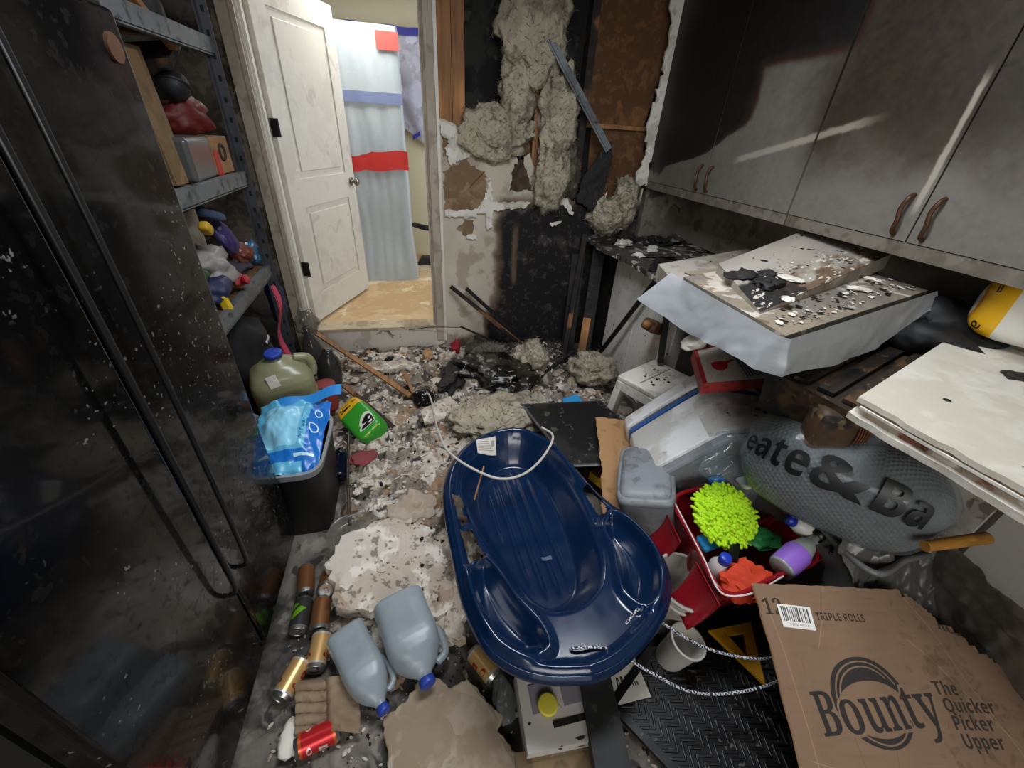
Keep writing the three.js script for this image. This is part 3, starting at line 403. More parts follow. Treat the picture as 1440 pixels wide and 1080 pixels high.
mesh('wrapper', superEll(0.105, 0.14, 0.105, 0.6, 48, 32, 0.05, 3).rotateX(Math.PI / 2), M(0xffffff, 0.35, { map: towelTex }), tw, null, [0, 0, 1.6], true);

// flat white boxes and the plastic wrapped one
const matBoxTop = MM(0x6d665c, [[0x8c7c66, 4, 0.48, 0.7, 0.6], [0x4e3d2b, 7, 0.58, 0.7, 0.6], [0xdad4ca, 12, 0.58, 0.7, 0.6]], 0.8, 0.75, { n: 512 });
const flatBox = thing('flat_carton', 'flat white carton behind the plastic wrapped box', 'box', [1.6, 0.94, -1.85]);
mesh('carton', hexa([[-0.35, 0.1, -0.09], [0.4, 0.115, -0.35], [0.42, 0.105, 0.3], [-0.5, 0.1, 0.42]], 0.07), MM(0xc4bcae, [[0x968c7d, 5, 0.5, 0.72, 0.5]], 0.7, 0.7), flatBox);
mesh('tape_seam', bar([-0.3, 0.108, 0.1], [0.36, 0.116, -0.02], 0.05, 0.003), M(0xb6a890, 0.35), flatBox);
const pw = thing('plastic_wrapped_box', 'flat white box draped in clear plastic sheeting and covered in soot', 'box', [1.4, 1.06, -1.15]);
const pwTop = [[-0.41, 0.1, -0.2], [0.42, 0.12, -0.45], [0.44, 0.12, 0.06], [-0.42, 0.1, 0.32]];
mesh('carton', hexa(pwTop, 0.1), matBoxTop, pw);
const matSheeting = M(0xb4b8bc, 0.3, { transmission: 0.35, thickness: 0, bumpMap: bumpCoarse, bumpScale: 0.004 });
mesh('plastic_sheeting', patch(80, 10, (u, v) => {       // skirt of sheeting hanging from the two near edges
  const a = [-0.43, 0.105, -0.24], b = [-0.44, 0.105, 0.34], c = [0.45, 0.125, 0.07], p = u < 0.45 ? [0, 1, 2].map((i) => mix(a[i], b[i], u / 0.45)) : [0, 1, 2].map((i) => mix(b[i], c[i], (u - 0.45) / 0.55));
  const f = 0.012 * (fbm(u * 22, v * 3 + 2, 0, 4) - 0.5) * (0.4 + v), len = 0.125 + 0.02 * Math.sin(u * 11) - 0.05 * step(0.75, 1, u), out = 0.012 + 0.03 * v * (u < 0.45 ? 1 : 0.8);
  return u < 0.45 ? [p[0] - out + f - 0.05 * v * step(0.12, 0, u), p[1] - len * v, p[2] - 0.06 * v * step(0.12, 0, u)] : [p[0] + f * 0.3 + 0.2 * out, p[1] - len * v, p[2] + out + f];
}), matSheeting, pw);
const ub = thing('white_carton', 'burnt white carton tilted on top of the plastic wrapped box', 'box', [1.68, 1.1, -1.45]);
const burnTex = tex(512, 1, (x, y) => {                     // burn marks and peeled paper on the lid, in lid lengths
  const n = fbm(x * 8 + 3, y * 6, 0, 6), n3 = fbm(x * 26, y * 20, 0, 4), q = x + 0.18 * (n - 0.5), w = y + 0.3 * (n - 0.5);
  const b = Math.max(step(0.3, 0.18, q) * step(0.4, 0.55, w), step(0.6, 0.68, n) * step(0.5, 0.8, w) * 0.8), band = step(0.62, 0.8, w) * step(0.4, 0.56, n + 0.06);
  let c = [150, 143, 132].map((k) => k * (0.88 + 0.25 * fbm(x * 4, y * 4, 0, 4))); c = c.map((k, i) => mix(k, [92, 68, 47][i], band * 0.85)); c = c.map((k, i) => mix(k, [17, 13, 11][i], b * 0.96)); const fl = step(0.66, 0.7, n3) * step(0.45, 0.7, w); return c.map((k, i) => mix(k, [220, 212, 198][i], fl * 0.8));
}); burnTex.repeat.set(1, 1);
const UB = [[-0.53, 0.1, 0.07], [0.37, 0.19, -0.34], [0.24, 0.15, 0.12], [-0.66, 0.066, 0.47]];
mesh('carton', hexa(UB, 0.06), MM(0x9b9184, [[0x5c4d3c, 5, 0.5, 0.7, 0.7]], 0.5, 0.75), ub);
mesh('lid', patch(12, 12, (u, v) => { const p = [0, 1, 2].map((i) => mix(mix(UB[0][i], UB[1][i], u), mix(UB[3][i], UB[2][i], u), v)); return [p[0], p[1] + 0.002, p[2]]; }), M(0xffffff, 0.7, { map: burnTex }), ub, null, null, true);
mesh('lid_slit', bar([-0.02, 0.137, 0.02], [0.2, 0.16, -0.1], 0.006, 0.008), M(0x6a5a4a, 0.8), ub);
// charred crate
const cr = thing('charred_crate', 'charred brown wooden crate beneath the plastic wrapped box', 'crate', [1.5, 0.76, -1.0]);
const matCharWood = MM(0x2a1f15, [[0x5c4327, 9, 0.48, 0.68, 0.8], [0x0b0908, 7, 0.5, 0.66, 0.9], [0x8a744f, 30, 0.68, 0.75, 0.6]], 0.6, 0.65);
mesh('carcass', hexa([[-0.36, 0.2, 0.02], [0.42, 0.22, -0.25], [0.44, 0.22, 0.0], [-0.3, 0.2, 0.3]], 0.16, 0.08), matCharWood, cr);
for (let k = 0; k < 4; k++) mesh('slat', bar([-0.34 + 0.02 * k, 0.21, 0.05 + 0.07 * k], [0.4 + 0.015 * k, 0.235, -0.22 + 0.07 * k], 0.045, 0.012), matCharWood, cr);
mesh('corner_block', new RoundedBoxGeometry(0.12, 0.16, 0.1, 3, 0.03), matCharWood, cr, [-0.28, 0.1, 0.24], [0, -0.5, 0]);
for (let k = 0; k < 5; k++) mesh('exposed_wire', tube([[-0.24 + k * 0.012, 0.17, 0.29], [-0.238 + k * 0.012, 0.1, 0.3], [-0.236 + k * 0.012, 0.03, 0.285]], 0.003, 10, 5), M(0x8a5a3c, 0.5, { metalness: 0.6 }), cr);
tag(mesh('black_bag', blob(0.17, 0.1, 0.2, 5, 0.9, 2.6, 3), MM(0x121316, [[0x24262b, 9, 0.5, 0.7, 0.6]], 0.4, 0.65), scene, [1.86, 1.04, -1.1]), 'black plastic bag behind the plastic wrapped box', 'bag');
tag(mesh('black_bag', blob(0.1, 0.11, 0.16, 5, 0.8, 2.4, 8), MM(0x101114, [[0x24262b, 9, 0.5, 0.7, 0.6]], 0.4, 0.5), scene, [1.93, 1.05, -1.38]), 'black plastic bag against the wall under the cabinet handles', 'bag');

// wine glass box
const wineTex = canv(512, 384, (g) => {
  g.fillStyle = '#c9bfb4'; g.fillRect(0, 0, 512, 384); g.strokeStyle = '#8d8378'; g.lineWidth = 3; for (let k = 0; k < 26; k++) { g.beginPath(); g.arc(60 + (k * 71) % 260, 40 + (k * 53) % 300, 14 + k % 9, k, k + 3.4); g.stroke(); }
  g.fillStyle = '#b3202a'; g.fillRect(0, 0, 30, 384); g.fillRect(0, 0, 400, 22);
  g.beginPath(); g.moveTo(110, 190); g.quadraticCurveTo(100, 270, 170, 280); g.quadraticCurveTo(240, 270, 250, 215); g.lineTo(320, 190); g.lineTo(320, 176); g.lineTo(240, 190); g.quadraticCurveTo(180, 170, 110, 190); g.fill();
  g.fillStyle = '#b9b7c6'; g.fillRect(320, 0, 192, 384); g.fillStyle = '#2a2431'; for (let k = 0; k < 7; k++) g.fillRect(340 + k * 23, 60 + k * 18, 11, 300 - k * 20);
});
const wine = thing('wine_glass_box', 'carton with a red glass picture and dark stripes beside the stool', 'box', [1.32, 0.645, -1.35]);
const WB = [[-0.08, 0.13, -0.12], [0.22, 0.13, -0.18], [0.11, 0.125, 0.16], [-0.22, 0.125, 0.16]];
mesh('carton', hexa(WB, 0.05), MM(0xa83a36, [[0x5f1d1f, 8, 0.5, 0.7, 0.7]], 0.4, 0.5), wine);
mesh('printed_face', patch(4, 4, (u, v) => [0, 1, 2].map((i) => mix(mix(WB[3][i], WB[2][i], u), mix(WB[0][i], WB[1][i], u), v) + (i === 1 ? 0.002 : 0))), M(0xffffff, 0.4, { map: wineTex }), wine, null, null, true);
tag(mesh('plaster_chunk', blob(0.09, 0.025, 0.05, 3, 0.5, 2, 4), matPaperWhite, scene, [1.26, 0.8, -1.5], [0, 0.4, 0.1]), 'white plaster chunk at the top edge of the red glass carton', 'plaster chunk');

// white stool
const st = thing('step_stool', 'white plastic step stool speckled with soot beside the cooler', 'stool', [1.26, 0, -1.72], [0, 0.45, 0]);
const matStool = MM(0xcbc6bb, [[0x8d857a, 9, 0.55, 0.75, 0.5]], 0.5, 0.5);
mesh('seat', box(0.34, 0.035, 0.26, 0.012), matStool, st, [0, 0.46, 0]); mesh('apron', mergeGeometries([boxAt(-0.165, 0.165, 0.39, 0.45, 0.115, 0.128), boxAt(-0.165, 0.165, 0.39, 0.45, -0.128, -0.115), boxAt(-0.168, -0.155, 0.39, 0.45, -0.12, 0.12), boxAt(0.155, 0.168, 0.39, 0.45, -0.12, 0.12)].map(uvBox)), matStool, st);
for (const [x, z] of [[-1, -1], [-1, 1], [1, -1], [1, 1]]) mesh('leg', bar([x * 0.18, 0, z * 0.14], [x * 0.145, 0.44, z * 0.105], 0.06, 0.04, [0, 0, 1]), matStool, st);
mesh('panel_line', boxAt(-0.14, 0.14, 0.477, 0.48, -0.004, 0.004), M(0x8a8478, 0.7), st);

// cooler lying on its side
const co = thing('cooler', 'white chest cooler with a blue lid seam lying tipped on its side', 'cooler', [1.18, 0.16, -1.16], [0, -0.3, 0]);
const prof = (k) => { const p = [[-0.27, 0.24], [-0.07, 0.46], [-0.02, 0.505], [0.05, 0.515], [0.2, 0.505], [0.26, 0.47], [0.27, 0.4], [0.22, 0.12], [0.05, 0.02], [-0.15, 0.06], [-0.25, 0.15]], c = [0.02, 0.28]; return new THREE.Shape(new THREE.CatmullRomCurve3(p.map((q) => new THREE.Vector3(mix(c[0], q[0], k), mix(c[1], q[1], k), 0)), true, 'catmullrom', 0.15).getPoints(90).map((q) => new THREE.Vector2(q.x, q.y))); };
const matCoolW = MM(0xdcdcdc, [[0xb4b3b2, 5, 0.5, 0.75, 0.5]], 0.5, 0.4), matCoolG = MM(0x7e8287, [[0x6b6e72, 6, 0.45, 0.7, 0.6]], 0.5, 0.5);
mesh('shell', sheet(prof(1), 0.26, 0.012), matCoolW, co, [0, 0, -0.1]); mesh('end_panel', sheet(prof(0.93), 0.03, 0.012), matCoolG, co, [0, 0, 0.168]);
mesh('lid_seam', sheet(prof(1.02), 0.02, 0.004), M(0x23508f, 0.45), co, [0, 0, -0.142]); mesh('lid', sheet(prof(1.03), 0.06, 0.012), matCoolW, co, [0, 0, -0.23]);
// grey tote in front of the cooler
const gt = thing('grey_tote', 'grey plastic tote leaning against the cooler', 'tote', [0.95, 0.06, -1.03], [0, -0.5, 0.25]);
mesh('tub', superEll(0.11, 0.21, 0.17, 0.3, 48, 30).translate(0, 0.19, 0), matCoolG, gt); mesh('foot_ring', superEll(0.114, 0.02, 0.174, 0.3, 48, 8).translate(0, 0.36, 0), matCoolG, gt);
tag(mesh('torn_cardboard', patch(24, 30, (u, v) => { const w = 0.06 + 0.03 * fbm(v * 9, 2, 0, 3), e = 0.012 * (fbm(v * 40, u * 3, 0, 2) - 0.5); return [mix(0.94, 0.74, v) + (u - 0.4) * w * 2 + e, 0.32 - 0.1 * v + 0.02 * fbm(u * 5, v * 8, 0, 3), mix(-1.56, -0.95, v) + (u - 0.5) * 0.06]; }, 0.004), matCard), 'torn strip of brown cardboard beside the sled', 'cardboard');

// red cleaning caddy with its contents
const cd = thing('cleaning_caddy', 'red plastic cleaning caddy full of bottles and brushes', 'caddy', [1.1, 0.15, -0.78]);
const matCaddy = M(0x8e1420, 0.35, { roughnessMap: tex(128, 0.4, (x, y) => { const v = 150 + 90 * fbm(x * 40, y * 40, 0, 4); return [v, v, v]; }, 128, false) });
const cT = [[-0.18, 0.25, -0.17], [0.22, 0.26, -0.22], [0.2, 0.25, 0.17], [-0.23, 0.24, 0.23]], cB = [[-0.13, 0, -0.12], [0.17, 0, -0.16], [0.15, 0, 0.12], [-0.17, 0, 0.15]];
function wallOf(a, b, c, d, t = 0.006) { return patch(16, 8, (u, v) => [0, 1, 2].map((i) => mix(mix(a[i], b[i], u), mix(c[i], d[i], u), v)), t); }
for (let i = 0; i < 4; i++) { const j = (i + 1) % 4; mesh('side_wall', wallOf(cB[i], cB[j], cT[i], cT[j]), matCaddy, cd); }
mesh('bottom', wallOf(cB[0], cB[1], cB[3], cB[2]), matCaddy, cd); mesh('rim', tube([...cT.flatMap((p, i) => { const q = cT[(i + 1) % 4]; return [0.08, 0.5, 0.92].map((t) => p.map((k, m) => mix(k, q[m], t))); })], 0.009, 90, 8, true), matCaddy, cd);
mesh('rim_edge', tube([[-0.185, 0.26, -0.16], [-0.22, 0.255, 0.1], [-0.235, 0.252, 0.22], [-0.15, 0.256, 0.24], [0.0, 0.26, 0.21]], 0.003, 40, 6), M(0xd9c9c6, 0.4), cd);
mesh('divider', wallOf([-0.17, 0.02, 0.03], [0.17, 0.02, -0.03], [-0.2, 0.2, 0.04], [0.21, 0.22, -0.03], 0.02), matCaddy, cd);
for (const [x, z, r] of [[-0.235, -0.06, -0.15], [-0.245, 0.17, -0.1]]) mesh('end_tab', patch(10, 10, (u, v) => [-0.05 * v * v, -0.17 * v, (u - 0.5) * (0.15 - 0.03 * v)], 0.006), matCaddy, cd, [x, 0.235, z], [0, r, 0]);
// lime duster: hundreds of chenille strands on a pad
const du = thing('chenille_duster', 'bright lime green chenille duster in the red caddy', 'duster', [1.05, 0.42, -0.82], [0.55, 0, -0.15]);
const matLime = M(0xb7e31c, 0.85, { sheen: 0.4 });
mesh('pad', blob(0.125, 0.035, 0.1, 4, 0.15, 2, 5), matLime, du);
const strand = new THREE.CapsuleGeometry(0.0065, 0.022, 3, 7), sR = rnd(77), nS = 520, strands = new THREE.InstancedMesh(strand, matLime, nS); strands.name = 'chenille_strands'; strands.userData.kind = 'stuff';
{ const m4 = new THREE.Matrix4(), q = new THREE.Quaternion(); for (let k = 0; k < nS; k++) { const r = Math.sqrt(sR()), a = sR() * 6.283, x = Math.cos(a) * r * 0.135, z = Math.sin(a) * r * 0.108, up = 0.034 * Math.sqrt(1 - r * r * 0.9); q.setFromEuler(new THREE.Euler(0.5 + sR() * 1.4, sR() * 6.28, (sR() - 0.5) * 1.6)); m4.compose(new THREE.Vector3(x, up + 0.003, z), q, new THREE.Vector3(1, 0.8 + sR() * 0.7, 1)); strands.setMatrixAt(k, m4); } strands.castShadow = strands.receiveShadow = true; du.add(strands); }
function bottle(name, label, cat, pts, m, pos, rot, cap, body2) { const t = thing(name, label, cat, pos, rot); mesh('bottle_body', lathe(pts), m, t); if (cap) mesh('cap', lathe(cap[0]), cap[1], t); if (body2) mesh('wrap_label', lathe(body2[0]), body2[1], t); return t; }
const spr = [[0, 0], [0.038, 0], [0.042, 0.01], [0.042, 0.09], [0.03, 0.14], [0.018, 0.16], [0.014, 0.17], [0.014, 0.19], [0, 0.19]];
const sp = bottle('spray_bottle', 'clear spray bottle with purple label lying in the red caddy', 'bottle', spr, M(0xb8c0bb, 0.25, { transmission: 0.4, thickness: 0 }), [1.12, 0.40, -0.6], [0.15, 0.35, -1.35], [[[0, 0.19], [0.022, 0.19], [0.024, 0.22], [0.012, 0.25], [0, 0.25]], matBlackPlastic], [[[0.0425, 0.01], [0.0432, 0.02], [0.0432, 0.09], [0.041, 0.1]], M(0x8d62c4, 0.4)]);
mesh('trigger_head', box(0.03, 0.035, 0.1, 0.01), matBlackPlastic, sp, [0, 0.245, 0.03], [0.4, 0, 0]); mesh('trigger', box(0.01, 0.05, 0.012, 0.004), matBlackPlastic, sp, [0, 0.2, 0.05], [-0.4, 0, 0]);
bottle('white_bottle', 'white bottle with royal blue cap at the front of the red caddy', 'bottle', [[0, 0], [0.033, 0], [0.035, 0.01], [0.035, 0.11], [0.02, 0.14], [0.014, 0.15], [0, 0.15]], M(0xd8d7d2, 0.35), [0.96, 0.25, -0.68], [0.1, 0, 0.05], [[[0, 0.135], [0.02, 0.135], [0.02, 0.165], [0.016, 0.172], [0, 0.172]], M(0x1a3bb0, 0.35)]);
bottle('white_bottle', 'white bottle with dark blue cap and magenta end at the right of the caddy', 'bottle', [[0, 0], [0.03, 0], [0.032, 0.012], [0.032, 0.13], [0.02, 0.16], [0, 0.165]], M(0xd6d3cf, 0.35), [1.38, 0.40, -0.66], [0.3, -0.5, 1.25], [[[0, 0.155], [0.018, 0.155], [0.018, 0.19], [0, 0.19]], M(0x1b2fa0, 0.35)], [[[0.0325, 0.0], [0.033, 0.005], [0.033, 0.035], [0.0325, 0.04]], M(0x9c1440, 0.4)]);
tag(mesh('scrub_brush', mergeGeometries([superEll(0.022, 0.11, 0.015, 0.7, 20, 14), rod([0, -0.1, 0], [0, -0.2, 0.02], 0.012, 0.008).deleteAttribute('uv')].map((g) => uvBox(g))), M(0xd6d2c8, 0.4), scene, [1.2, 0.47, -0.93], [0.9, 0.2, 0.5]), 'white handled scrub brush in the back of the red caddy', 'brush');
tag(mesh('blue_sponge', box(0.1, 0.03, 0.06, 0.012), M(0x1f86bd, 0.8), scene, [0.98, 0.37, -0.76], [0.2, 0.1, 0.1]), 'blue sponge poking out from under the lime duster', 'sponge');
tag(mesh('blue_scraper', superEll(0.03, 0.05, 0.02, 0.6, 20, 12), M(0x2b6fb3, 0.4), scene, [1.11, 0.45, -0.96], [0.8, 0, 0.4]), 'blue plastic scraper behind the lime duster', 'scraper');
tag(mesh('orange_cloth', blob(0.08, 0.03, 0.07, 4, 0.6, 2.4, 6, true), M(0xd2401f, 0.8), scene, [1.0, 0.36, -0.6], [0.3, 0.2, 0.2]), 'orange red folded cloth at the front of the red caddy', 'cloth');
tag(mesh('black_brush_handle', bar([1.04, 0.39, -0.72], [0.98, 0.4, -0.66], 0.03, 0.02), matBlackPlastic), 'black handle below the lime duster', 'handle');
tag(mesh('green_packet', blob(0.07, 0.018, 0.05, 3, 0.6, 2, 9, true), M(0x1d6b33, 0.5), scene, [1.17, 0.37, -0.74]), 'dark green packet beside the purple spray bottle', 'packet');

// rolled grey pillow in a clear bag
const pil = thing('knit_pillow', 'grey knitted pillow rolled in a clear plastic bag with black lettering', 'pillow', [1.33, 0.67, -0.73], [0, -0.85, -0.05]);
const knitBump = tex(512, 0.3, (x, y) => { const cx = (x * 90) % 1, cy = (y * 60 + (Math.floor(x * 90) % 2) * 0.5) % 1, v = 255 * Math.max(0, 1 - 2.2 * Math.hypot((cx - 0.5) * 0.8, cy - 0.5)); return [v, v, v]; }, 512, false);
const knit = tex(512, 0.3, (x, y) => { const k = 0.92 + 0.2 * (fbm(x * 30, y * 30, 0, 4) - 0.5); return [128 * k, 128 * k, 126 * k]; });
const pBody = (k, wob, sd_) => superEll(0.17 * k, 0.28 * k, 0.165 * k, 0.72, 64, 48, wob, sd_).rotateZ(-Math.PI / 2);
mesh('pillow_body', pBody(1, 0.06, 2), M(0xffffff, 0.95, { map: knit, bumpMap: knitBump, bumpScale: 0.003 }), pil);
const matBag = M(0xe8eef2, 0.12, { transmission: 0.96, thickness: 0, ior: 1.25, bumpMap: bumpCoarse, bumpScale: 0.003 });
const bagG = pBody(1.035, 0.1, 2); mesh('clear_bag', bagG, matBag, pil);
mesh('bag_end', patch(24, 16, (u, v) => [-0.26 - 0.12 * v, -0.06 + (u - 0.5) * (0.16 + 0.06 * v) + 0.02 * fbm(u * 9, v * 4, 0, 3), 0.06 + 0.05 * Math.sin(u * 9 + v * 4) * (0.3 + v) + 0.08 * v]), matBag, pil);
// lettering printed on the bag, laid on its surface
const lett = canv(1024, 256, (g) => { g.clearRect(0, 0, 1024, 256); g.fillStyle = '#07080d'; g.font = 'bold 215px sans-serif'; g.save(); g.scale(0.9, 1); g.fillText('eate&Ba', 8, 205); g.restore(); });
mesh('lettering', patch(70, 20, (u, v) => { const b = (mix(0.12, 0.86, u) - 0.5) * Math.PI, a = mix(1.5, 2.62, v), e = 0.72, q = (c) => Math.sign(c) * Math.abs(c) ** e, k = 1.07; return [0.28 * q(Math.sin(b)) * k, -0.17 * q(Math.cos(b)) * q(Math.cos(a)) * k, 0.165 * q(Math.cos(b)) * q(Math.sin(a)) * k]; }), M(0xffffff, 0.45, { map: lett, transparent: true, alphaTest: 0.5 }), pil, null, null, true);

// clear totes below the pillow
const matClear = M(0x9a9a98, 0.3, { transmission: 0.6, thickness: 0 });
function clearTote(name, label, pos, rot, w, h, d) {
  const t = thing(name, label, 'tote', pos, rot); mesh('tub', mergeGeometries([boxAt(-w / 2, w / 2, 0, 0.006, -d / 2, d / 2), boxAt(-w / 2, -w / 2 + 0.004, 0, h, -d / 2, d / 2), boxAt(w / 2 - 0.004, w / 2, 0, h, -d / 2, d / 2), boxAt(-w / 2, w / 2, 0, h, -d / 2, -d / 2 + 0.004), boxAt(-w / 2, w / 2, 0, h, d / 2 - 0.004, d / 2)].map(uvBox)), matClear, t);
  mesh('rim', tube([[-w / 2, h, -d / 2], [0, h, -d / 2], [w / 2, h, -d / 2], [w / 2, h, 0], [w / 2, h, d / 2], [0, h, d / 2], [-w / 2, h, d / 2], [-w / 2, h, 0]], 0.01, 90, 6, true), M(0x8f9090, 0.35, { transmission: 0.4, thickness: 0 }), t); return t;
}
clearTote('clear_tote', 'clear plastic tote under the bagged pillow', [1.46, 0, -0.74], [0, 0.12, 0], 0.3, 0.48, 0.46);
tag(mesh('folded_cloth', new RoundedBoxGeometry(0.26, 0.3, 0.4, 4, 0.06), MM(0x56524c, [[0x8a7c70, 5, 0.5, 0.7, 0.7], [0x2c2a28, 7, 0.5, 0.7, 0.7]], 0.4, 0.95), scene, [1.46, 0.17, -0.74], [0, 0.12, 0]), 'grey and brown folded cloth inside the clear tote', 'cloth');
tag(mesh('yellow_brush', rod([1.34, 0.67, -0.45], [1.53, 0.69, -0.43], 0.015, 0.017, 14), MM(0xa8762a, [[0x6c4a1c, 40, 0.5, 0.6, 0.6]], 0.2, 0.9)), 'ochre bristle roller under the end of the bagged pillow', 'brush');
const filmHeap = (label, fn, c) => tag(mesh('plastic_film', patch(60, 50, fn), M(c, 0.28, { transmission: 0.35, thickness: 0 })), label, 'plastic film');
filmHeap('crumpled grey plastic film hanging over the clear tote', (u, v) => [mix(1.28, 1.66, u) + 0.03 * fbm(v * 6, u * 4, 0, 3), 0.53 + 0.06 * u - 0.32 * v * v + 0.11 * (fbm(u * 6, v * 6, 0, 5) - 0.5), mix(-0.66, -0.4, v) + 0.06 * (fbm(u * 7 + 5, v * 5, 0, 4) - 0.5)], 0x6f6c67);
filmHeap('sooty plastic film slumped beside the printed carton', (u, v) => [mix(1.5, 1.66, v) + 0.05 * fbm(u * 6, v * 4, 0, 4) - 0.1 * u, 0.62 - 0.4 * v + 0.05 * (fbm(u * 7 + 2, v * 7, 0, 4) - 0.5), mix(-0.5, 0.0, u)], 0x7b776f);
tag(mesh('char_crust', mergeGeometries([blob(0.07, 0.012, 0.045, 4, 0.9, 2.6, 71).translate(0, 0, 0), blob(0.04, 0.012, 0.03, 3, 0.9, 2.6, 72).translate(0.08, 0, 0.05), blob(0.05, 0.018, 0.04, 3, 0.9, 2.6, 73).translate(-0.02, 0.005, 0.1)].map(uvBox)), matChar, scene, [1.16, 1.195, -1.25], [0, 0.5, 0.05]), 'thick black char crust on the corner of the tilted carton', 'char');
[[1.3, 1.205, -1.18, 0.05, 5], [1.55, 1.182, -1.12, 0.04, 6], [1.15, 1.19, -1.02, 0.03, 7], [1.7, 1.19, -1.2, 0.03, 8]].forEach(([x, y, z, s, k], i) => tag(mesh('plaster_flake', blob(s, 0.006, s * 0.6, 3, 0.7, 2, k), matPaperWhite, scene, [x, y, z], [0, k, 0]), ['largest white plaster flake on the plastic wrapped box', 'white plaster flake in the middle of the plastic wrapped box', 'white plaster flake near the front corner of the plastic wrapped box', 'white plaster flake at the far end of the plastic wrapped box'][i], 'plaster flake'));

// ---------------------------------------------------------------- foreground right: cardboard, mat, bucket, tools
const cbTex = canv(1350, 1050, (g) => {                   // flattened carton 0.9 m by 0.7 m, 1500 px to the metre
  const R = rnd(5); g.fillStyle = '#806650'; g.fillRect(0, 0, 1350, 1050);
  for (let k = 0; k < 900; k++) { g.globalAlpha = 0.05; g.fillStyle = R() < 0.5 ? '#524032' : '#957a60'; const w = 20 + R() * 120; g.fillRect(R() * 1350, R() * 1050, w, 2 + R() * 26); }
  g.globalAlpha = 0.16; g.fillStyle = '#3f3224'; for (let k = 0; k < 240; k++) { g.beginPath(); g.ellipse(560 + R() * 620, R() * 800, 3 + R() * 26, 2 + R() * 10, R() * 3, 0, 7); g.fill(); } g.globalAlpha = 0.5; g.strokeStyle = '#b3977a'; g.lineWidth = 3; for (const [a, b, c, d] of [[690, 20, 960, 760], [620, 200, 1010, 690], [40, 620, 560, 760], [30, 60, 60, 700], [330, 0, 210, 250]]) { g.beginPath(); g.moveTo(a, b); g.quadraticCurveTo((a + c) / 2 + 20, (b + d) / 2 - 14, c, d); g.stroke(); } g.globalAlpha = 0.28; g.fillStyle = '#54402c'; for (let k = 0; k < 26; k++) { g.beginPath(); g.ellipse(650 + R() * 700, R() * 1050, 20 + R() * 110, 10 + R() * 40, R() * 3, 0, 7); g.fill(); } g.globalAlpha = 0.5; g.strokeStyle = '#5a4128'; g.lineWidth = 2; for (let k = 0; k < 30; k++) { const x = R() * 1350, y = R() * 1050; g.beginPath(); g.moveTo(x, y); g.lineTo(x + (R() - 0.5) * 160, y + R() * 200); g.stroke(); }
  g.globalAlpha = 1; g.fillStyle = '#33261b'; g.font = 'bold 92px serif'; g.save(); g.translate(14, 128); g.scale(0.9, 1); g.fillText('12', 0, 0); g.restore(); g.font = 'bold 42px sans-serif'; g.save(); g.translate(246, 142); g.scale(0.8, 1); g.fillText('TRIPLE ROLLS', 0, 0); g.restore();
  g.save(); g.translate(82, 84); g.rotate(0.05); g.fillStyle = '#e8e4dd'; g.fillRect(0, 0, 150, 92); g.fillStyle = '#4b4a4d'; let x = 12; while (x < 136) { const w = 2 + Math.floor(R() * 6); g.fillRect(x, 8, w, 58); x += w + 2 + Math.floor(R() * 5); } g.font = '12px sans-serif'; g.fillText('0 37000 69717 8', 34, 82); g.restore();
  // round emblem with the brand word across it
  g.save(); g.translate(360, 425); g.rotate(-0.1); g.fillStyle = '#2c2724'; g.beginPath(); g.ellipse(0, 0, 162, 150, 0, 0, 7); g.fill(); g.fillStyle = '#806650'; g.beginPath(); g.ellipse(0, 24, 148, 92, 0, 0, 7); g.fill(); g.lineWidth = 6; g.strokeStyle = '#806650'; g.beginPath(); g.arc(0, 8, 142, 3.3, 5.9); g.stroke(); g.beginPath(); g.arc(0, 12, 128, 3.4, 5.6); g.stroke(); g.beginPath(); g.arc(0, 0, 136, 0.6, 2.5); g.stroke();
  g.font = 'bold 190px serif'; g.lineWidth = 20; g.strokeStyle = '#806650'; g.scale(0.76, 1.04); g.strokeText('Bounty', -335, 92); g.fillStyle = '#2a2522'; g.fillText('Bounty', -335, 92); g.restore();
  g.fillStyle = '#33291f'; g.font = 'bold 62px sans-serif'; ['The', 'Quicker', 'Picker', 'Upper'].forEach((s, k) => g.fillText(s, 640 + k * 8, 392 + k * 56));
  g.save(); g.translate(790, 150); g.rotate(0.24); g.font = 'bold 62px serif'; g.fillText('ROLLS', 0, 0); g.restore();
});
const cb = thing('cardboard_carton', 'brown cardboard paper towel carton with black printing in the foreground', 'cardboard', [0.956, 0.445, -0.553], [0.4, -0.235, 0]); cb.rotation.order = 'YXZ';
const cbKeep = (u, v) => { const x = u * 1350, y = v * 1050 + 14 * Math.sin(u * 60) + 8 * Math.sin(u * 133); return x < 1120 && !(x > 690 && y < (x - 690) * 0.82 + 12); };
const cbPt = (u, v) => { const x = u * 0.9, z = v * 0.7, f = step(0.42, 0.5, u) , crease = 0.006 * Math.sin(u * 26 + v * 3) * fbm(u * 4, v * 5, 0, 2); return [x + 0.006 * (fbm(v * 22, 3, 0, 3) - 0.5) * (u < 0.01 ? 1 : 0), crease - 0.03 * step(0.45, 1, u) + 0.012 * (fbm(u * 7, v * 6, 0, 3) - 0.5) - 0.03 * step(0.06, 0, u) * v, z + 0.008 * (v < 0.01 ? fbm(u * 40, 1, 0, 3) - 0.5 : 0)]; };
mesh('printed_panel', patch(90, 70, cbPt, 0, cbKeep), M(0xffffff, 0.88, { map: cbTex }), cb, null, null, true);
mesh('corrugated_core', patch(40, 30, (u, v) => { const p = cbPt(u, v); return [p[0], p[1] - 0.008, p[2]]; }, 0.005, cbKeep), matCard, cb);
mesh('lower_panel', patch(20, 20, (u, v) => { const p = cbPt(u, v); return [p[0] + 0.04 + 0.05 * v, p[1] - 0.04, p[2] + 0.02]; }, 0.005, (u, v) => v > (u - 0.45) * 1.1), matCard, cb);
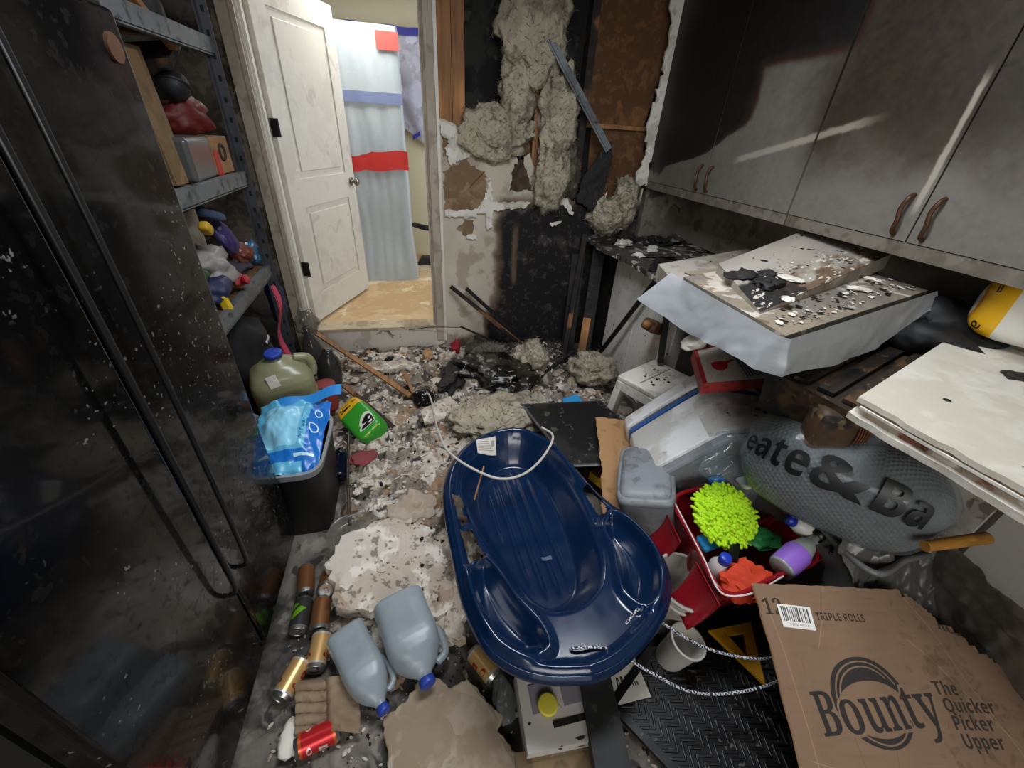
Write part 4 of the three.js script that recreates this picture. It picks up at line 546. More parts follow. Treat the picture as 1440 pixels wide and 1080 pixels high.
cb.children[0].geometry.attributes.uv.array.forEach((v, i, a) => { if (i % 2) a[i] = 1 - v; });
tag(mesh('carton_block', hexa([[1.08, 0.3, -0.46], [1.55, 0.24, -0.3], [1.45, 0.06, 0.15], [0.98, 0.1, 0.05]], 0.05), MM(0x2a2826, [[0x121110, 6, 0.5, 0.7, 0.7]], 0.6, 0.8)), 'dark box under the printed cardboard carton', 'box');
// rubber mat with herringbone ribs
const mat_ = thing('rubber_mat', 'black rubber floor mat with herringbone ribs beside the carton', 'mat', [0.9, 0.02, -0.42], [0, 0.55, 0]);
const matRubber = MM(0x0e0e0f, [[0x2d2c2a, 12, 0.55, 0.72, 0.6], [0x77716a, 50, 0.74, 0.78, 0.7, 3]], 0.5, 0.34);
mesh('mat_base', box(0.62, 0.012, 0.5, 0.005), matRubber, mat_);
mesh('mat_border', mergeGeometries([box(0.62, 0.012, 0.025).translate(0, 0.008, -0.237), box(0.62, 0.012, 0.025).translate(0, 0.008, 0.237), box(0.025, 0.012, 0.45).translate(-0.297, 0.008, 0)].map(uvBox)), matRubber, mat_);
{ const ribGeo = uvBox(new RoundedBoxGeometry(0.05, 0.006, 0.008, 2, 0.0025)); let n = 0; for (let i = 0; i < 17; i++) for (let j = 0; j < 17; j++) { if (n++ >= 289) break; const s = (i + j) % 2; const o = new THREE.Mesh(ribGeo, matRubber); o.name = 'rib'; o.position.set(-0.265 + i * 0.0335, 0.008, -0.2 + j * 0.0255); o.rotation.y = i % 2 ? 0.78 : -0.78; o.castShadow = o.receiveShadow = true; mat_.add(o); } }
// coil hose, triangle, bucket
tag(mesh('coiled_hose', mergeGeometries(Array.from({ length: 14 }, (_, k) => uvBox(new THREE.TorusGeometry(0.034, 0.006, 6, 18).rotateY(0.9).translate(0.93 + k * 0.014, 0.08, -0.64 - k * 0.005)))), M(0x1b1b1c, 0.28, { metalness: 0.4 })), 'short black ribbed hose between the red caddy and the mat', 'hose');
const tri = new THREE.Shape([[0, 0], [0.17, 0.03], [0.05, 0.2]].map((p) => new THREE.Vector2(...p))); tri.holes.push(new THREE.Path([[0.05, 0.035], [0.12, 0.05], [0.06, 0.12]].map((p) => new THREE.Vector2(...p))));
tag(mesh('speed_square', sheet(tri, 0.01, 0.003).rotateX(Math.PI / 2), MM(0xe0a40f, [[0x9c6e12, 20, 0.5, 0.66, 0.5]], 0.3, 0.45), scene, [0.97, 0.06, -0.6], [0, 0.15, 0.02]), 'yellow triangular square on the black mat', 'tool');
const bu = thing('bucket', 'white plastic bucket lying between the sled and the red caddy', 'bucket', [0.84, 0.145, -0.7], [0.12, 0, -0.12]);
mesh('pail', lathe([[0, -0.14], [0.085, -0.14], [0.1, 0.12], [0.108, 0.125], [0.108, 0.135], [0.096, 0.132], [0.082, -0.13], [0, -0.13]], 36), MM(0xb4b0a8, [[0x87827a, 7, 0.5, 0.7, 0.5]], 0.4, 0.5), bu); mesh('rim_band', lathe([[0.1, 0.09], [0.108, 0.09], [0.108, 0.1], [0.1, 0.1]], 36), M(0xc6c2ba, 0.5), bu);
tag(mesh('white_cup', lathe([[0, 0], [0.045, 0], [0.056, 0.15], [0.062, 0.15], [0.062, 0.16], [0.053, 0.157], [0.042, 0.006], [0, 0.006]], 28), M(0xb9b5ac, 0.5), scene, [0.78, 0.01, -0.56], [0.1, 0, -0.2]), 'small white cup beside the bucket rim', 'cup');
for (const [a, b, l] of [[[0.8, 0.12, -1.42], [0.9, 0.12, -1.2], 'yellow spirit level end beside the cardboard strip'], [[0.9, 0.16, -0.98], [0.88, 0.14, -0.84], 'yellow handle between the sled and the red caddy']]) { const t = thing('yellow_level', l, 'tool'); mesh('level_body', bar(a, b, 0.05, 0.05), MM(0xd9a71a, [[0x8d6a14, 15, 0.5, 0.7, 0.5]], 0.3, 0.5), t); mesh('end_cap', bar(a, a.map((k, i) => mix(k, b[i], 0.12)), 0.056, 0.056), matBlackPlastic, t); }
tag(mesh('plastic_sheet', patch(20, 20, (u, v) => [mix(0.6, 1.06, u) + 0.12 * (v - 0.5), 0.22 + 0.05 * u, mix(-1.9, -1.35, v) + 0.1 * u], 0.01), MM(0x141414, [[0x2e2c2a, 10, 0.5, 0.7, 0.7], [0x6a655e, 40, 0.72, 0.77, 0.6, 3]], 0.5, 0.4)), 'scratched black plastic lid behind the sled', 'lid');
tag(mesh('blue_booklet', sheet(poly([[0, 0], [0.12, 0.02], [0.11, 0.1], [0, 0.09]]), 0.006).rotateX(-Math.PI / 2), M(0x2088c4, 0.5), scene, [0.82, 0.2, -1.83], [0.3, 0.2, 0]), 'bright blue booklet corner near the burnt posts', 'booklet');
// white appliance with yellow cap, dark board beside it
const ap = thing('battery_charger', 'white plastic appliance with grey panels and a yellow round cap under the sled', 'appliance', [0.33, 0, -0.47]);
mesh('housing', hexa([[-0.11, 0.12, -0.12], [0.14, 0.12, -0.1], [0.09, 0.115, 0.1], [-0.12, 0.11, 0.09]], 0.11), MM(0xc6c1ba, [[0x928c84, 7, 0.5, 0.7, 0.5], [0x1b1714, 40, 0.7, 0.75, 0.9, 3]], 0.4, 0.55), ap);
mesh('grey_panel', box(0.075, 0.008, 0.08, 0.003), M(0x8b8690, 0.5), ap, [-0.045, 0.117, -0.03]); mesh('grey_panel', box(0.065, 0.008, 0.075, 0.003), M(0x8b8690, 0.5), ap, [0.05, 0.118, -0.03]);
mesh('round_cap', lathe([[0, 0], [0.03, 0], [0.031, 0.012], [0.026, 0.016], [0, 0.016]], 28), M(0xe2d44a, 0.5), ap, [-0.035, 0.121, -0.005]); mesh('burnt_slot', boxAt(-0.03, 0.07, 0.11, 0.119, 0.035, 0.05), matChar, ap);
tag(mesh('cardboard_box', hexa([[0.18, 0.07, -0.4], [0.45, 0.07, -0.38], [0.42, 0.06, -0.15], [0.15, 0.06, -0.15]], 0.06), MM(0x8a7456, [[0x5c4a36, 6, 0.5, 0.7, 0.7], [0xb9b0a2, 9, 0.55, 0.68, 0.7]], 0.4, 0.9)), 'crushed brown box under the appliance with the yellow cap', 'box');
tag(mesh('dark_board', bar([0.49, 0.12, -0.68], [0.4, 0.12, -0.12], 0.1, 0.04), MM(0x2c2c2c, [[0x171717, 6, 0.5, 0.7, 0.7], [0x56544f, 40, 0.72, 0.78, 0.5, 3]], 0.4, 0.7)), 'dark grey board on the floor beside the appliance with the yellow cap', 'board');
tag(mesh('printed_card', patch(6, 6, (u, v) => [mix(0.54, 0.66, u), 0.03, mix(-0.62, -0.46, v)], 0.002), M(0xffffff, 0.8, { map: canv(128, 128, (g) => { g.fillStyle = '#d6d2c8'; g.fillRect(0, 0, 128, 128); g.fillStyle = '#1c1a18'; g.font = 'bold 40px sans-serif'; g.fillText('Wi/"', 20, 60); g.fillRect(20, 84, 60, 12); }) }), scene, null, null, true), 'white printed card between the dark board and the mat', 'card');

// ---------------------------------------------------------------- foreground left: cans, jugs, carton
const canTex = (a, b, c, d) => canv(256, 256, (g) => { g.fillStyle = a; g.fillRect(0, 0, 256, 256); g.fillStyle = b; for (const o of [0, 128]) { g.save(); g.translate(o + 64, 80); g.rotate(-0.3); g.font = 'bold 64px serif'; g.fillText('Co', -44, 10); g.restore(); g.fillRect(o + 40, 130, 40, 60); g.fillStyle = a; g.font = 'bold 44px serif'; g.fillText('0', o + 48, 176); g.fillStyle = b; } g.fillStyle = c; g.fillRect(0, 0, 256, d); g.fillRect(0, 256 - d, 256, d); });
const canGold = M(0xffffff, 0.32, { metalness: 0.45, map: canTex('#c8a066', '#a02820', '#b9b4ac', 16) }), canRed = M(0xffffff, 0.3, { metalness: 0.4, map: canTex('#c22428', '#e8dcd4', '#cf5a2a', 20) }), canGreen = M(0xffffff, 0.3, { metalness: 0.4, map: canv(256, 256, (g) => { g.fillStyle = '#3a3a38'; g.fillRect(0, 0, 256, 256); g.fillStyle = '#6fae22'; for (const o of [20, 150]) { g.save(); g.translate(o, 60); g.rotate(0.5); g.fillRect(0, 0, 34, 110); g.fillRect(50, 40, 26, 90); g.restore(); } }) }), canBronze = M(0x9a6a44, 0.3, { metalness: 0.7 }), matAlu = M(0xa9a7a3, 0.3, { metalness: 0.9 });
function can(label, pos, rot, m) {
  const t = thing('drink_can', label, 'can', pos, rot, 'drink cans on the floor'); t.rotation.order = 'YXZ';
  mesh('can_wall', new THREE.CylinderGeometry(0.033, 0.033, 0.1, 28, 1, true), m, t, null, null, true);
  mesh('can_bottom', lathe([[0.033, -0.05], [0.027, -0.06], [0.025, -0.06], [0.02, -0.052], [0, -0.05]], 24), matAlu, t); const l = mesh('can_lid', lathe([[0.033, 0.05], [0.027, 0.06], [0.0275, 0.062], [0.025, 0.062], [0.024, 0.056], [0, 0.056]], 24), matAlu, t); mesh('tab', box(0.014, 0.002, 0.022, 0.001), matAlu, l, [0, 0.0585, 0.004]); return t;
}
const H = Math.PI / 2;
can('gold drink can with red script lying beside the pale jugs', [-0.425, 0.035, -0.81], [H, 0.05, 0.1], canGold);
can('gold and bronze can behind the gold can with red script', [-0.44, 0.035, -0.94], [H, 0, -0.05], canBronze);
can('bronze can partly under the plaster slab', [-0.43, 0.05, -1.06], [H * 0.7, 0.3, 0.2], canBronze);
can('bronze can lying closest to the refrigerator foot', [-0.52, 0.035, -1.09], [H, 0.15, 0], canBronze);
can('green and black can beside the refrigerator', [-0.51, 0.035, -0.95], [H, 0.1, 0.1], canGreen);
can('small gold can with red script near the refrigerator corner', [-0.495, 0.035, -0.74], [H, -0.35, 0.05], canGold);
can('crushed red can by the torn carton at the bottom edge', [-0.385, 0.035, -0.56], [H, -1.25, 0.1], canRed);
can('gold can lying in grey debris left of the sled nose', [0.13, 0.035, -0.66], [H, 0.45, -0.1], canGold);
tag(mesh('crushed_bottle', blob(0.035, 0.03, 0.06, 4, 0.6, 2, 14), glass(0xc8ccc8, 0.2), scene, [0.18, 0.03, -0.55]), 'crushed clear plastic bottle next to the can by the sled', 'bottle');
// two pale milk jugs
const matJug = M(0xb4c0c8, 0.35, { transmission: 0.5, thickness: 0, bumpMap: bumpCoarse, bumpScale: 0.004 });
const superRing = (w, d, e, n) => Array.from({ length: n }, (_, k) => { const a = k / n * 6.28318, c = Math.cos(a), s = Math.sin(a); return [w * Math.sign(c) * Math.abs(c) ** e, d * Math.sign(s) * Math.abs(s) ** e]; });
function jugBody(w, d, h) { const prof = [[0, 0.0], [0.92, 0.0], [1, 0.03], [1, 0.1], [0.97, 0.3], [1, 0.5], [0.97, 0.6], [0.86, 0.72], [0.6, 0.84], [0.3, 0.92], [0.24, 0.96], [0.24, 1]]; return patch(48, 44, (u, v) => { const f = v * (prof.length - 1), i = Math.min(prof.length - 2, Math.floor(f)), r = mix(prof[i][0], prof[i + 1][0], f - i), y = mix(prof[i][1], prof[i + 1][1], f - i), a = u * 6.28318, e = mix(0.5, 1, step(0.6, 0.9, y)), c = Math.cos(a), s = Math.sin(a); return [w * r * Math.sign(c) * Math.abs(c) ** e, y * h, d * r * Math.sign(s) * Math.abs(s) ** e]; }); }
function jug(name, label, pos, rot, w, d, h, m, capM, labelM) { const t = thing(name, label, 'jug', pos, rot); t.rotation.order = 'YXZ'; mesh('jug_body', jugBody(w, d, h), m, t); mesh('cap', lathe([[0, h], [w * 0.28, h], [w * 0.29, h + 0.018], [w * 0.24, h + 0.022], [0, h + 0.022]].map((p) => [p[0], p[1] - 0.008])), capM, t); mesh('handle', tube([[w * 0.55, h * 0.88, 0], [w * 0.95, h * 0.82, 0], [w * 1.05, h * 0.62, 0], [w * 0.98, h * 0.5, 0]], w * 0.14, 24, 10), m, t); if (labelM) mesh('paper_label', patch(6, 6, (u, v) => [mix(-0.5, 0.5, u) * w, mix(0.2, 0.5, v) * h, d * 1.012]), labelM, t); return t; }
const matBlueCap = M(0x223f9e, 0.4);
const jl = M(0xffffff, 0.5, { map: canv(64, 64, (g) => { g.fillStyle = '#9db8c4'; g.fillRect(0, 0, 64, 64); g.fillStyle = '#2a86c8'; g.fillRect(6, 40, 24, 16); g.fillStyle = '#8f8a3a'; g.fillRect(20, 8, 30, 26); }) });
jug('milk_jug', 'larger pale blue empty milk jug lying beside the plaster slab', [-0.155, 0.085, -0.9], [H, 0.33, 0], 0.09, 0.08, 0.29, matJug, matBlueCap, jl);
jug('milk_jug', 'smaller pale blue milk jug lying left of its twin', [-0.335, 0.065, -0.83], [H, 0.71, 0.2], 0.065, 0.06, 0.28, matJug, matBlueCap, jl);
// torn moulded carton
tag(mesh('molded_carton', patch(40, 40, (u, v) => { const x = mix(-0.48, -0.29, u) + 0.03 * v, z = mix(-0.71, -0.56, v) + 0.03 * (u - 0.5); const rib = u < 0.5 ? 0.012 * Math.abs(Math.sin(v * 15)) : 0; return [x, 0.03 + rib + 0.03 * step(0.45, 0.6, u) * step(1.0, 0.6, u) + 0.012 * fbm(u * 9, v * 9, 0, 3), z]; }, 0.004), MM(0x8f7a63, [[0x6b5844, 8, 0.5, 0.7, 0.6]], 0.4, 0.95)), 'torn brown moulded pulp carton by the red can', 'carton');
tag(mesh('plaster_chunk', blob(0.04, 0.02, 0.05, 3, 0.5, 2, 21), matPaperWhite, scene, [-0.46, 0.02, -0.58]), 'grey white plaster chunk left of the red can', 'plaster chunk');

// ---------------------------------------------------------------- left: black tote with bags and jugs
const bt = thing('black_tote', 'black storage tote with a pale rim beside the refrigerator', 'tote', [-0.63, 0, -1.52]);
const rr = (w, d, y, n = 48) => superRing(w, d, 0.35, n).map(([x, z]) => [x, y, z]);
const ringPatch = (A, B, nv = 8) => { const n = A.length; return patch(n, nv, (u, v) => { const i = Math.round(u * n) % n; return [0, 1, 2].map((k) => mix(A[i][k], B[i][k], v)); }); };
mesh('tub', ringPatch(rr(0.165, 0.17, 0.0), rr(0.185, 0.2, 0.37)), MM(0x0b0b0c, [[0x1c1b1b, 9, 0.5, 0.7, 0.6]], 0.4, 0.5), bt); mesh('tub_floor', box(0.31, 0.01, 0.32), matBlackPlastic, bt, [0, 0.006, 0]);
mesh('rim', mergeGeometries([ringPatch(rr(0.188, 0.203, 0.36), rr(0.196, 0.212, 0.395), 3), ringPatch(rr(0.196, 0.212, 0.395), rr(0.182, 0.198, 0.395), 2)]), M(0x9fa3a8, 0.3, { transmission: 0.3, thickness: 0 }), bt);
const bagTex = canv(512, 512, (g) => { g.fillStyle = '#5fb2d6'; g.fillRect(0, 0, 512, 512); g.fillStyle = '#1f6fc4'; g.fillRect(390, 0, 122, 512); g.fillRect(0, 380, 512, 60); g.fillStyle = '#bfe3ee'; g.fillRect(320, 400, 150, 16); g.fillStyle = '#8fd0ea'; g.fillRect(60, 60, 270, 300); g.fillStyle = '#1d4c80'; g.font = 'bold 34px sans-serif'; g.save(); g.translate(360, 330); g.rotate(-1.4); g.fillText('NET WT', 0, 0); g.restore(); g.strokeStyle = '#d8e8ee'; g.lineWidth = 8; g.beginPath(); g.arc(440, 240, 28, 0, 7); g.stroke(); g.beginPath(); g.arc(450, 130, 22, 0, 7); g.stroke(); });
const bb = thing('blue_bag', 'crumpled light and dark blue plastic product bag in the black tote', 'bag', [-0.58, 0.34, -1.5]);
mesh('bag_body', patch(44, 44, (u, v) => { const a = (u - 0.5) * 2, b = v; return [a * 0.13 * (0.9 + 0.25 * b) + 0.012 * (fbm(u * 8, v * 8, 0, 4) - 0.5), 0.03 + 0.12 * b + 0.06 * Math.cos(a * 1.4) * Math.sin(b * 2.8) + 0.05 * (fbm(u * 5 + 4, v * 5, 0, 3) - 0.5), 0.16 - 0.34 * b]; }, 0.003), M(0xffffff, 0.3, { map: bagTex }), bb, null, null, true);
mesh('bag_flap', patch(20, 6, (u, v) => [mix(-0.1, 0.2, u), 0.14 + 0.05 * u + 0.03 * v + 0.01 * Math.sin(u * 9), -0.14 - 0.03 * u - 0.04 * v], 0.002), M(0x2f86cf, 0.35), bb);
jug('tea_jug', 'large olive tinted plastic jug with a blue cap and white sticker', [-0.68, 0.36, -1.9], [0.12, 0.3, 0.05], 0.14, 0.11, 0.3, M(0xa3a27c, 0.3, { transmission: 0.35, thickness: 0 }), matBlueCap);
tag(mesh('price_sticker', box(0.045, 0.06, 0.003, 0.001), matPaperWhite, scene, [-0.685, 0.56, -1.772], [-0.2, 0.3, 0.25]), 'small white sticker on the olive jug', 'sticker');
tag(mesh('clamshell_pack', blob(0.05, 0.09, 0.03, 3, 0.35, 1.6, 12), M(0x9b93a2, 0.25, { transmission: 0.4, thickness: 0 }), scene, [-0.8, 0.42, -1.68], [0.3, 0.2, 0.4]), 'clear plastic clamshell pack left of the olive jug', 'package');
tag(mesh('support_box', box(0.34, 0.36, 0.26, 0.01), matBlackPlastic, scene, [-0.72, 0.18, -1.9]), 'dark box behind the black tote under the olive jug', 'box');
bottle('glass_jar', 'dark clear plastic bottle standing next to the door casing', 'bottle', [[0, 0], [0.065, 0], [0.07, 0.02], [0.07, 0.14], [0.055, 0.2], [0.03, 0.26], [0.022, 0.27], [0.022, 0.32], [0, 0.32]], glass(0x8b8984, 0.1), [-0.72, 0.12, -2.66], [0, 0, 0.05], null);
bottle('glass_jar', 'dark clear plastic bottle above the red container', 'bottle', [[0, 0], [0.07, 0], [0.075, 0.02], [0.075, 0.15], [0.05, 0.2], [0.03, 0.22], [0.03, 0.25], [0, 0.25]], glass(0x6f706c, 0.12), [-0.6, 0.15, -2.42], [0.1, 0, -0.1], null);
bottle('red_container', 'dusty red plastic container beside the olive jug', 'container', [[0, 0], [0.05, 0], [0.055, 0.02], [0.058, 0.17], [0.055, 0.18], [0, 0.18]], MM(0x8f3431, [[0xb09088, 9, 0.5, 0.7, 0.5]], 0.3, 0.6), [-0.58, 0.1, -2.2], null, null);
// green paper towel pack
const gpTex = canv(512, 512, (g) => { g.fillStyle = '#35962b'; g.fillRect(0, 0, 512, 512); g.fillStyle = '#e0ac22'; g.fillRect(0, 0, 512, 235); g.fillStyle = '#1d1a10'; g.font = 'bold 70px sans-serif'; for (const o of [10, 266]) { g.fillText('6', o, 215); g.fillText('=2', o + 70, 215); g.fillText('6', o + 180, 215); } g.fillStyle = '#11110f'; for (const o of [40, 300]) { g.strokeStyle = '#d8dcd0'; g.lineWidth = 12; g.font = 'bold 100px sans-serif'; g.save(); g.translate(o + 40, 345); g.rotate(-0.15); g.strokeText('B', 0, 0); g.fillText('B', 0, 0); g.restore(); } g.fillStyle = '#cfd64a'; g.font = 'bold 44px sans-serif'; g.fillText('select', 40, 440); g.fillText('select', 300, 440); });
const gp = thing('paper_towel_roll', 'green and yellow paper towel pack lying in the rubble', 'paper towels', [-0.37, 0.13, -2.0]); gp.quaternion.setFromUnitVectors(new THREE.Vector3(0, 1, 0), new THREE.Vector3(-0.56, 0.12, -0.82).normalize());
mesh('wrapper', superEll(0.085, 0.15, 0.07, 0.42, 48, 30, 0.05, 6), M(0xffffff, 0.35, { map: gpTex }), gp, null, null, true);
gpTex.repeat.set(1, 1);
bottle('dark_bottle', 'dark navy glossy bottle lying beside the black tote', 'bottle', [[0, 0], [0.038, 0], [0.042, 0.015], [0.042, 0.12], [0.025, 0.16], [0, 0.17]], M(0x0c1020, 0.12), [-0.46, 0.06, -1.62], [-1.2, 0.1, 0], null);
// long wood strips
tag(mesh('wood_strip', bar([-0.82, 0.3, -2.98], [-0.1, 0.12, -2.24], 0.035, 0.012), matWood), 'long pale wood strip leaning from the door casing into the rubble', 'wood strip');
tag(mesh('wood_strip', bar([-0.14, 0.18, -2.45], [-0.06, 0.1, -2.2], 0.02, 0.008), matWood), 'short wood splinter crossing the long pale strip', 'wood strip');
tag(mesh('wood_strip', bar([-0.5, 0.2, -2.3], [-0.2, 0.1, -1.95], 0.03, 0.012), matWoodDark), 'dark wood strip behind the green paper towel pack', 'wood strip');
tag(mesh('clear_tray', patch(30, 24, (u, v) => { const a = u * 6.283, r = 0.03 + 0.075 * v; return [-0.34 + Math.cos(a) * r * 1.1, 0.075 + 0.03 * step(0.7, 1, v), -1.24 + Math.sin(a) * r]; }), glass(0xb8b4ac, 0.2)), 'round clear plastic lid lying on the rubble below the tote', 'lid');
tag(mesh('clear_strip', tube([[-0.44, 0.12, -1.95], [-0.41, 0.1, -1.6], [-0.37, 0.08, -1.3]], 0.008, 20, 6), glass(0x8a8078, 0.3)), 'thin dark plastic edge running down to the round clear lid', 'strip');

// ---------------------------------------------------------------- things on the steel shelves
const S = (name, geo, m, pos, rot, label, cat) => tag(mesh(name, geo, m, scene, pos, rot), label, cat);
S('clear_bin', box(0.22, 0.16, 0.26, 0.02), M(0x6e6e6a, 0.2, { transmission: 0.45, thickness: 0 }), [-0.95, 1.43, -2.16], [0, 0.05, 0], 'clear plastic bin on the middle steel shelf', 'bin');
const cbx = thing('small_carton', 'small tan carton with a red corner on the middle steel shelf', 'box', [-0.96, 1.35, -2.43]); mesh('carton', box(0.2, 0.15, 0.2, 0.004), matCard, cbx, [0, 0.078, 0]); mesh('printed_ring', new THREE.TorusGeometry(0.03, 0.008, 6, 20).rotateY(H), M(0x3a2a1c, 0.8), cbx, [0.101, 0.09, 0]); mesh('red_corner', box(0.004, 0.1, 0.05), M(0xb5322c, 0.5), cbx, [0.102, 0.05, 0.075]);
S('red_toy_bag', blob(0.08, 0.075, 0.12, 4, 0.6, 2.2, 31), M(0x5e100d, 0.6), [-0.95, 1.575, -2.4], null, 'crumpled red bag on top of the small carton', 'bag');
S('black_helmet', mergeGeometries([blob(0.06, 0.055, 0.06, 4, 0.1, 2, 2), new THREE.TorusGeometry(0.057, 0.008, 6, 24).rotateX(1).toNonIndexed().deleteAttribute('uv')].map((g) => uvBox(g))), M(0x15161a, 0.6), [-0.93, 1.68, -2.32], null, 'black ball with a pale band above the red bag', 'ball');
S('cardboard_sheet', box(0.02, 0.42, 0.16), MM(0x6b553e, [[0,1,1,1,1]], 1, 0.9), [-0.9, 1.57, -2.0], [0, 0, 0.06], 'upright brown cardboard sheet on the middle steel shelf', 'cardboard');
S('cardboard_sheet', box(0.015, 0.4, 0.1), MM(0x7c6240, [[0x8b6a3c, 9, 0.5, 0.7, 0.5]], 0.4, 0.9), [-0.86, 1.56, -1.92], [0, 0, 0.06], 'narrow yellow brown cardboard strip standing next to the refrigerator', 'cardboard');
S('cream_board', box(0.012, 0.44, 0.4), MM(0x9a9078, [[0x6d6552, 5, 0.5, 0.7, 0.6]], 0.5, 0.9), [-1.2, 1.58, -2.35], null, 'cream board behind the red bag', 'board');
S('wood_stick', bar([-0.88, 1.96, -2.0], [-0.86, 1.8, -2.25], 0.03, 0.02), matWood, null, null, 'wooden stick poking out at the top steel shelf', 'stick');
S('green_bag', blob(0.08, 0.06, 0.1, 4, 0.5, 2, 17), M(0x15301f, 0.6), [-0.98, 1.93, -2.15], null, 'dark green bag on the top steel shelf', 'bag');
S('wood_board', box(0.2, 0.03, 0.3), matWoodDark, [-1.0, 1.78, -2.35], [0.3, 0.2, 0.1], 'dark wooden board under the top steel shelf', 'board');
S('insulation_clump', blob(0.14, 0.08, 0.18, 4, 0.6, 2.4, 41), MM(0x2a2622, [[0x6b6258, 14, 0.55, 0.7, 0.8]], 0.3, 1), [-1.0, 1.96, -2.45], null, 'dark sooty clump on the top steel shelf beside the wall', 'debris');
S('white_plastic_bag', blob(0.1, 0.09, 0.13, 5, 0.7, 2.4, 23), MM(0x8e8883, [[0x857e7c, 9, 0.5, 0.7, 0.6]], 0.3, 0.5), [-0.94, 0.99, -2.1], null, 'crumpled white bag on the lower steel shelf', 'bag');
S('purple_packet', blob(0.03, 0.09, 0.06, 3, 0.3, 2, 24, true), M(0x33295c, 0.45), [-0.9, 1.08, -2.3], [0.4, 0, 0.2], 'purple packet leaning on the crumpled white bag', 'packet');
S('white_board', box(0.01, 0.32, 0.24), MM(0xa89f90, [[0x7d7568, 6, 0.5, 0.7, 0.5]], 0.4, 0.8), [-1.05, 1.03, -2.3], null, 'pale board standing behind the purple packet', 'board');
S('utility_knife', superEll(0.014, 0.09, 0.02, 0.6, 16, 12), M(0x1c3a5e, 0.4), [-0.88, 1.21, -2.17], [1.2, 0.2, 0.2], 'dark blue tool handle above the crumpled white bag', 'tool');
S('yellow_fitting', superEll(0.022, 0.03, 0.022, 0.6, 16, 12), M(0xc29a2a, 0.5), [-0.86, 1.18, -2.03], [0.8, 0, 0], 'small yellow fitting above the crumpled white bag', 'fitting');
S('orange_wrapper', blob(0.05, 0.05, 0.06, 3, 0.6, 2, 26, true), M(0x74392a, 0.4), [-0.9, 0.97, -2.43], null, 'orange foil wrapper at the end of the lower steel shelf', 'wrapper');
S('blue_wrapper', blob(0.04, 0.06, 0.05, 3, 0.6, 2, 27, true), M(0x35607e, 0.35), [-0.88, 0.95, -2.52], null, 'shiny blue wrapper beside the orange wrapper', 'wrapper');
S('navy_bag', blob(0.07, 0.06, 0.1, 4, 0.6, 2, 28), M(0x1d2348, 0.6), [-0.9, 0.93, -1.98], null, 'navy cloth bag at the front of the lower steel shelf', 'bag');
S('work_glove', mergeGeometries([blob(0.035, 0.03, 0.06, 3, 0.4, 2, 29), blob(0.018, 0.02, 0.045, 2, 0.3, 2, 30).translate(0.03, 0.01, 0.06), blob(0.016, 0.018, 0.04, 2, 0.3, 2, 31).translate(-0.01, 0.01, 0.075)].map(uvBox)), M(0x9c2029, 0.7), [-0.86, 0.915, -2.18], [0, 0.4, 0], 'bright red glove hanging over the lower steel shelf', 'glove');
S('yellow_tape_measure', box(0.04, 0.07, 0.03, 0.01), M(0xd6b41c, 0.45), [-0.84, 0.885, -1.93], [0, 0, 0.2], 'bright yellow tape measure next to the refrigerator edge', 'tool');
S('black_backpack', blob(0.13, 0.2, 0.2, 5, 0.4, 1.8, 33), MM(0x121214, [[0x222226, 9, 0.5, 0.7, 0.6]], 0.3, 0.85), [-0.93, 0.55, -2.12], null, 'black fabric bag with a white mark under the lower steel shelf', 'bag');
S('white_logo', box(0.004, 0.016, 0.06, 0.001), M(0xb9b8b4, 0.7), [-0.795, 0.6, -2.15], [0.3, 0, 0.1], 'short white woven mark on the black fabric bag', 'mark');
S('pink_strap', patch(4, 30, (u, v) => [-0.79 + 0.02 * Math.sin(v * 7), mix(0.8, 0.36, v), -2.42 + 0.05 * v + (u - 0.5) * (0.045 + 0.02 * Math.sin(v * 9))], 0.006), M(0xc23b57, 0.7), null, null, 'coral pink strap hanging below the lower steel shelf', 'strap');
S('navy_cloth', blob(0.05, 0.13, 0.06, 4, 0.5, 2, 36), M(0x161c4a, 0.8), [-0.87, 0.62, -2.66], null, 'navy blue cloth hanging at the end of the steel shelving', 'cloth');
S('clear_bag', blob(0.07, 0.09, 0.08, 4, 0.6, 2, 37), glass(0xb9b6ae, 0.15), [-0.76, 0.42, -2.78], null, 'clear plastic bag at the foot of the door casing', 'bag');
S('brown_carton', box(0.2, 0.2, 0.24, 0.004), matCard, [-1.1, 1.45, -1.95], [0, 0.1, 0], 'brown carton at the back of the middle steel shelf', 'box');
S('paint_tin', lathe([[0, 0], [0.055, 0], [0.055, 0.12], [0.058, 0.125], [0.05, 0.125], [0, 0.12]]), MM(0x55585a, [[0x2b2b2b, 9, 0.5, 0.7, 0.6]], 0.3, 0.4, { metalness: 0.5 }), [-0.93, 1.87, -2.3], null, 'grey paint tin on the top steel shelf', 'tin');
S('cardboard_box', box(0.22, 0.16, 0.22, 0.004), MM(0x5a4937, [[0x3c3024, 9, 0.5, 0.7, 0.6]], 0.3, 0.9), [-1.05, 1.95, -1.95], [0, 0.15, 0], 'sooty box at the near end of the top steel shelf', 'box');
S('rag_bundle', blob(0.1, 0.06, 0.12, 5, 0.7, 2.6, 52), MM(0x4a4650, [[0x2a2830, 9, 0.5, 0.7, 0.6]], 0.3, 0.95), [-0.98, 0.92, -2.4], null, 'grey rag bundle at the back of the lower steel shelf', 'rag');
S('green_packet', blob(0.04, 0.05, 0.05, 3, 0.4, 2, 53, true), M(0x2f4a2a, 0.5), [-0.92, 1.0, -1.95], null, 'dark green packet beside the navy bag', 'packet');
S('shoe_box', box(0.24, 0.13, 0.3, 0.004), MM(0x6a6258, [[0x3c352e, 9, 0.5, 0.7, 0.6]], 0.3, 0.9), [-1.12, 0.94, -2.05], null, 'grey box behind the crumpled white bag', 'box');
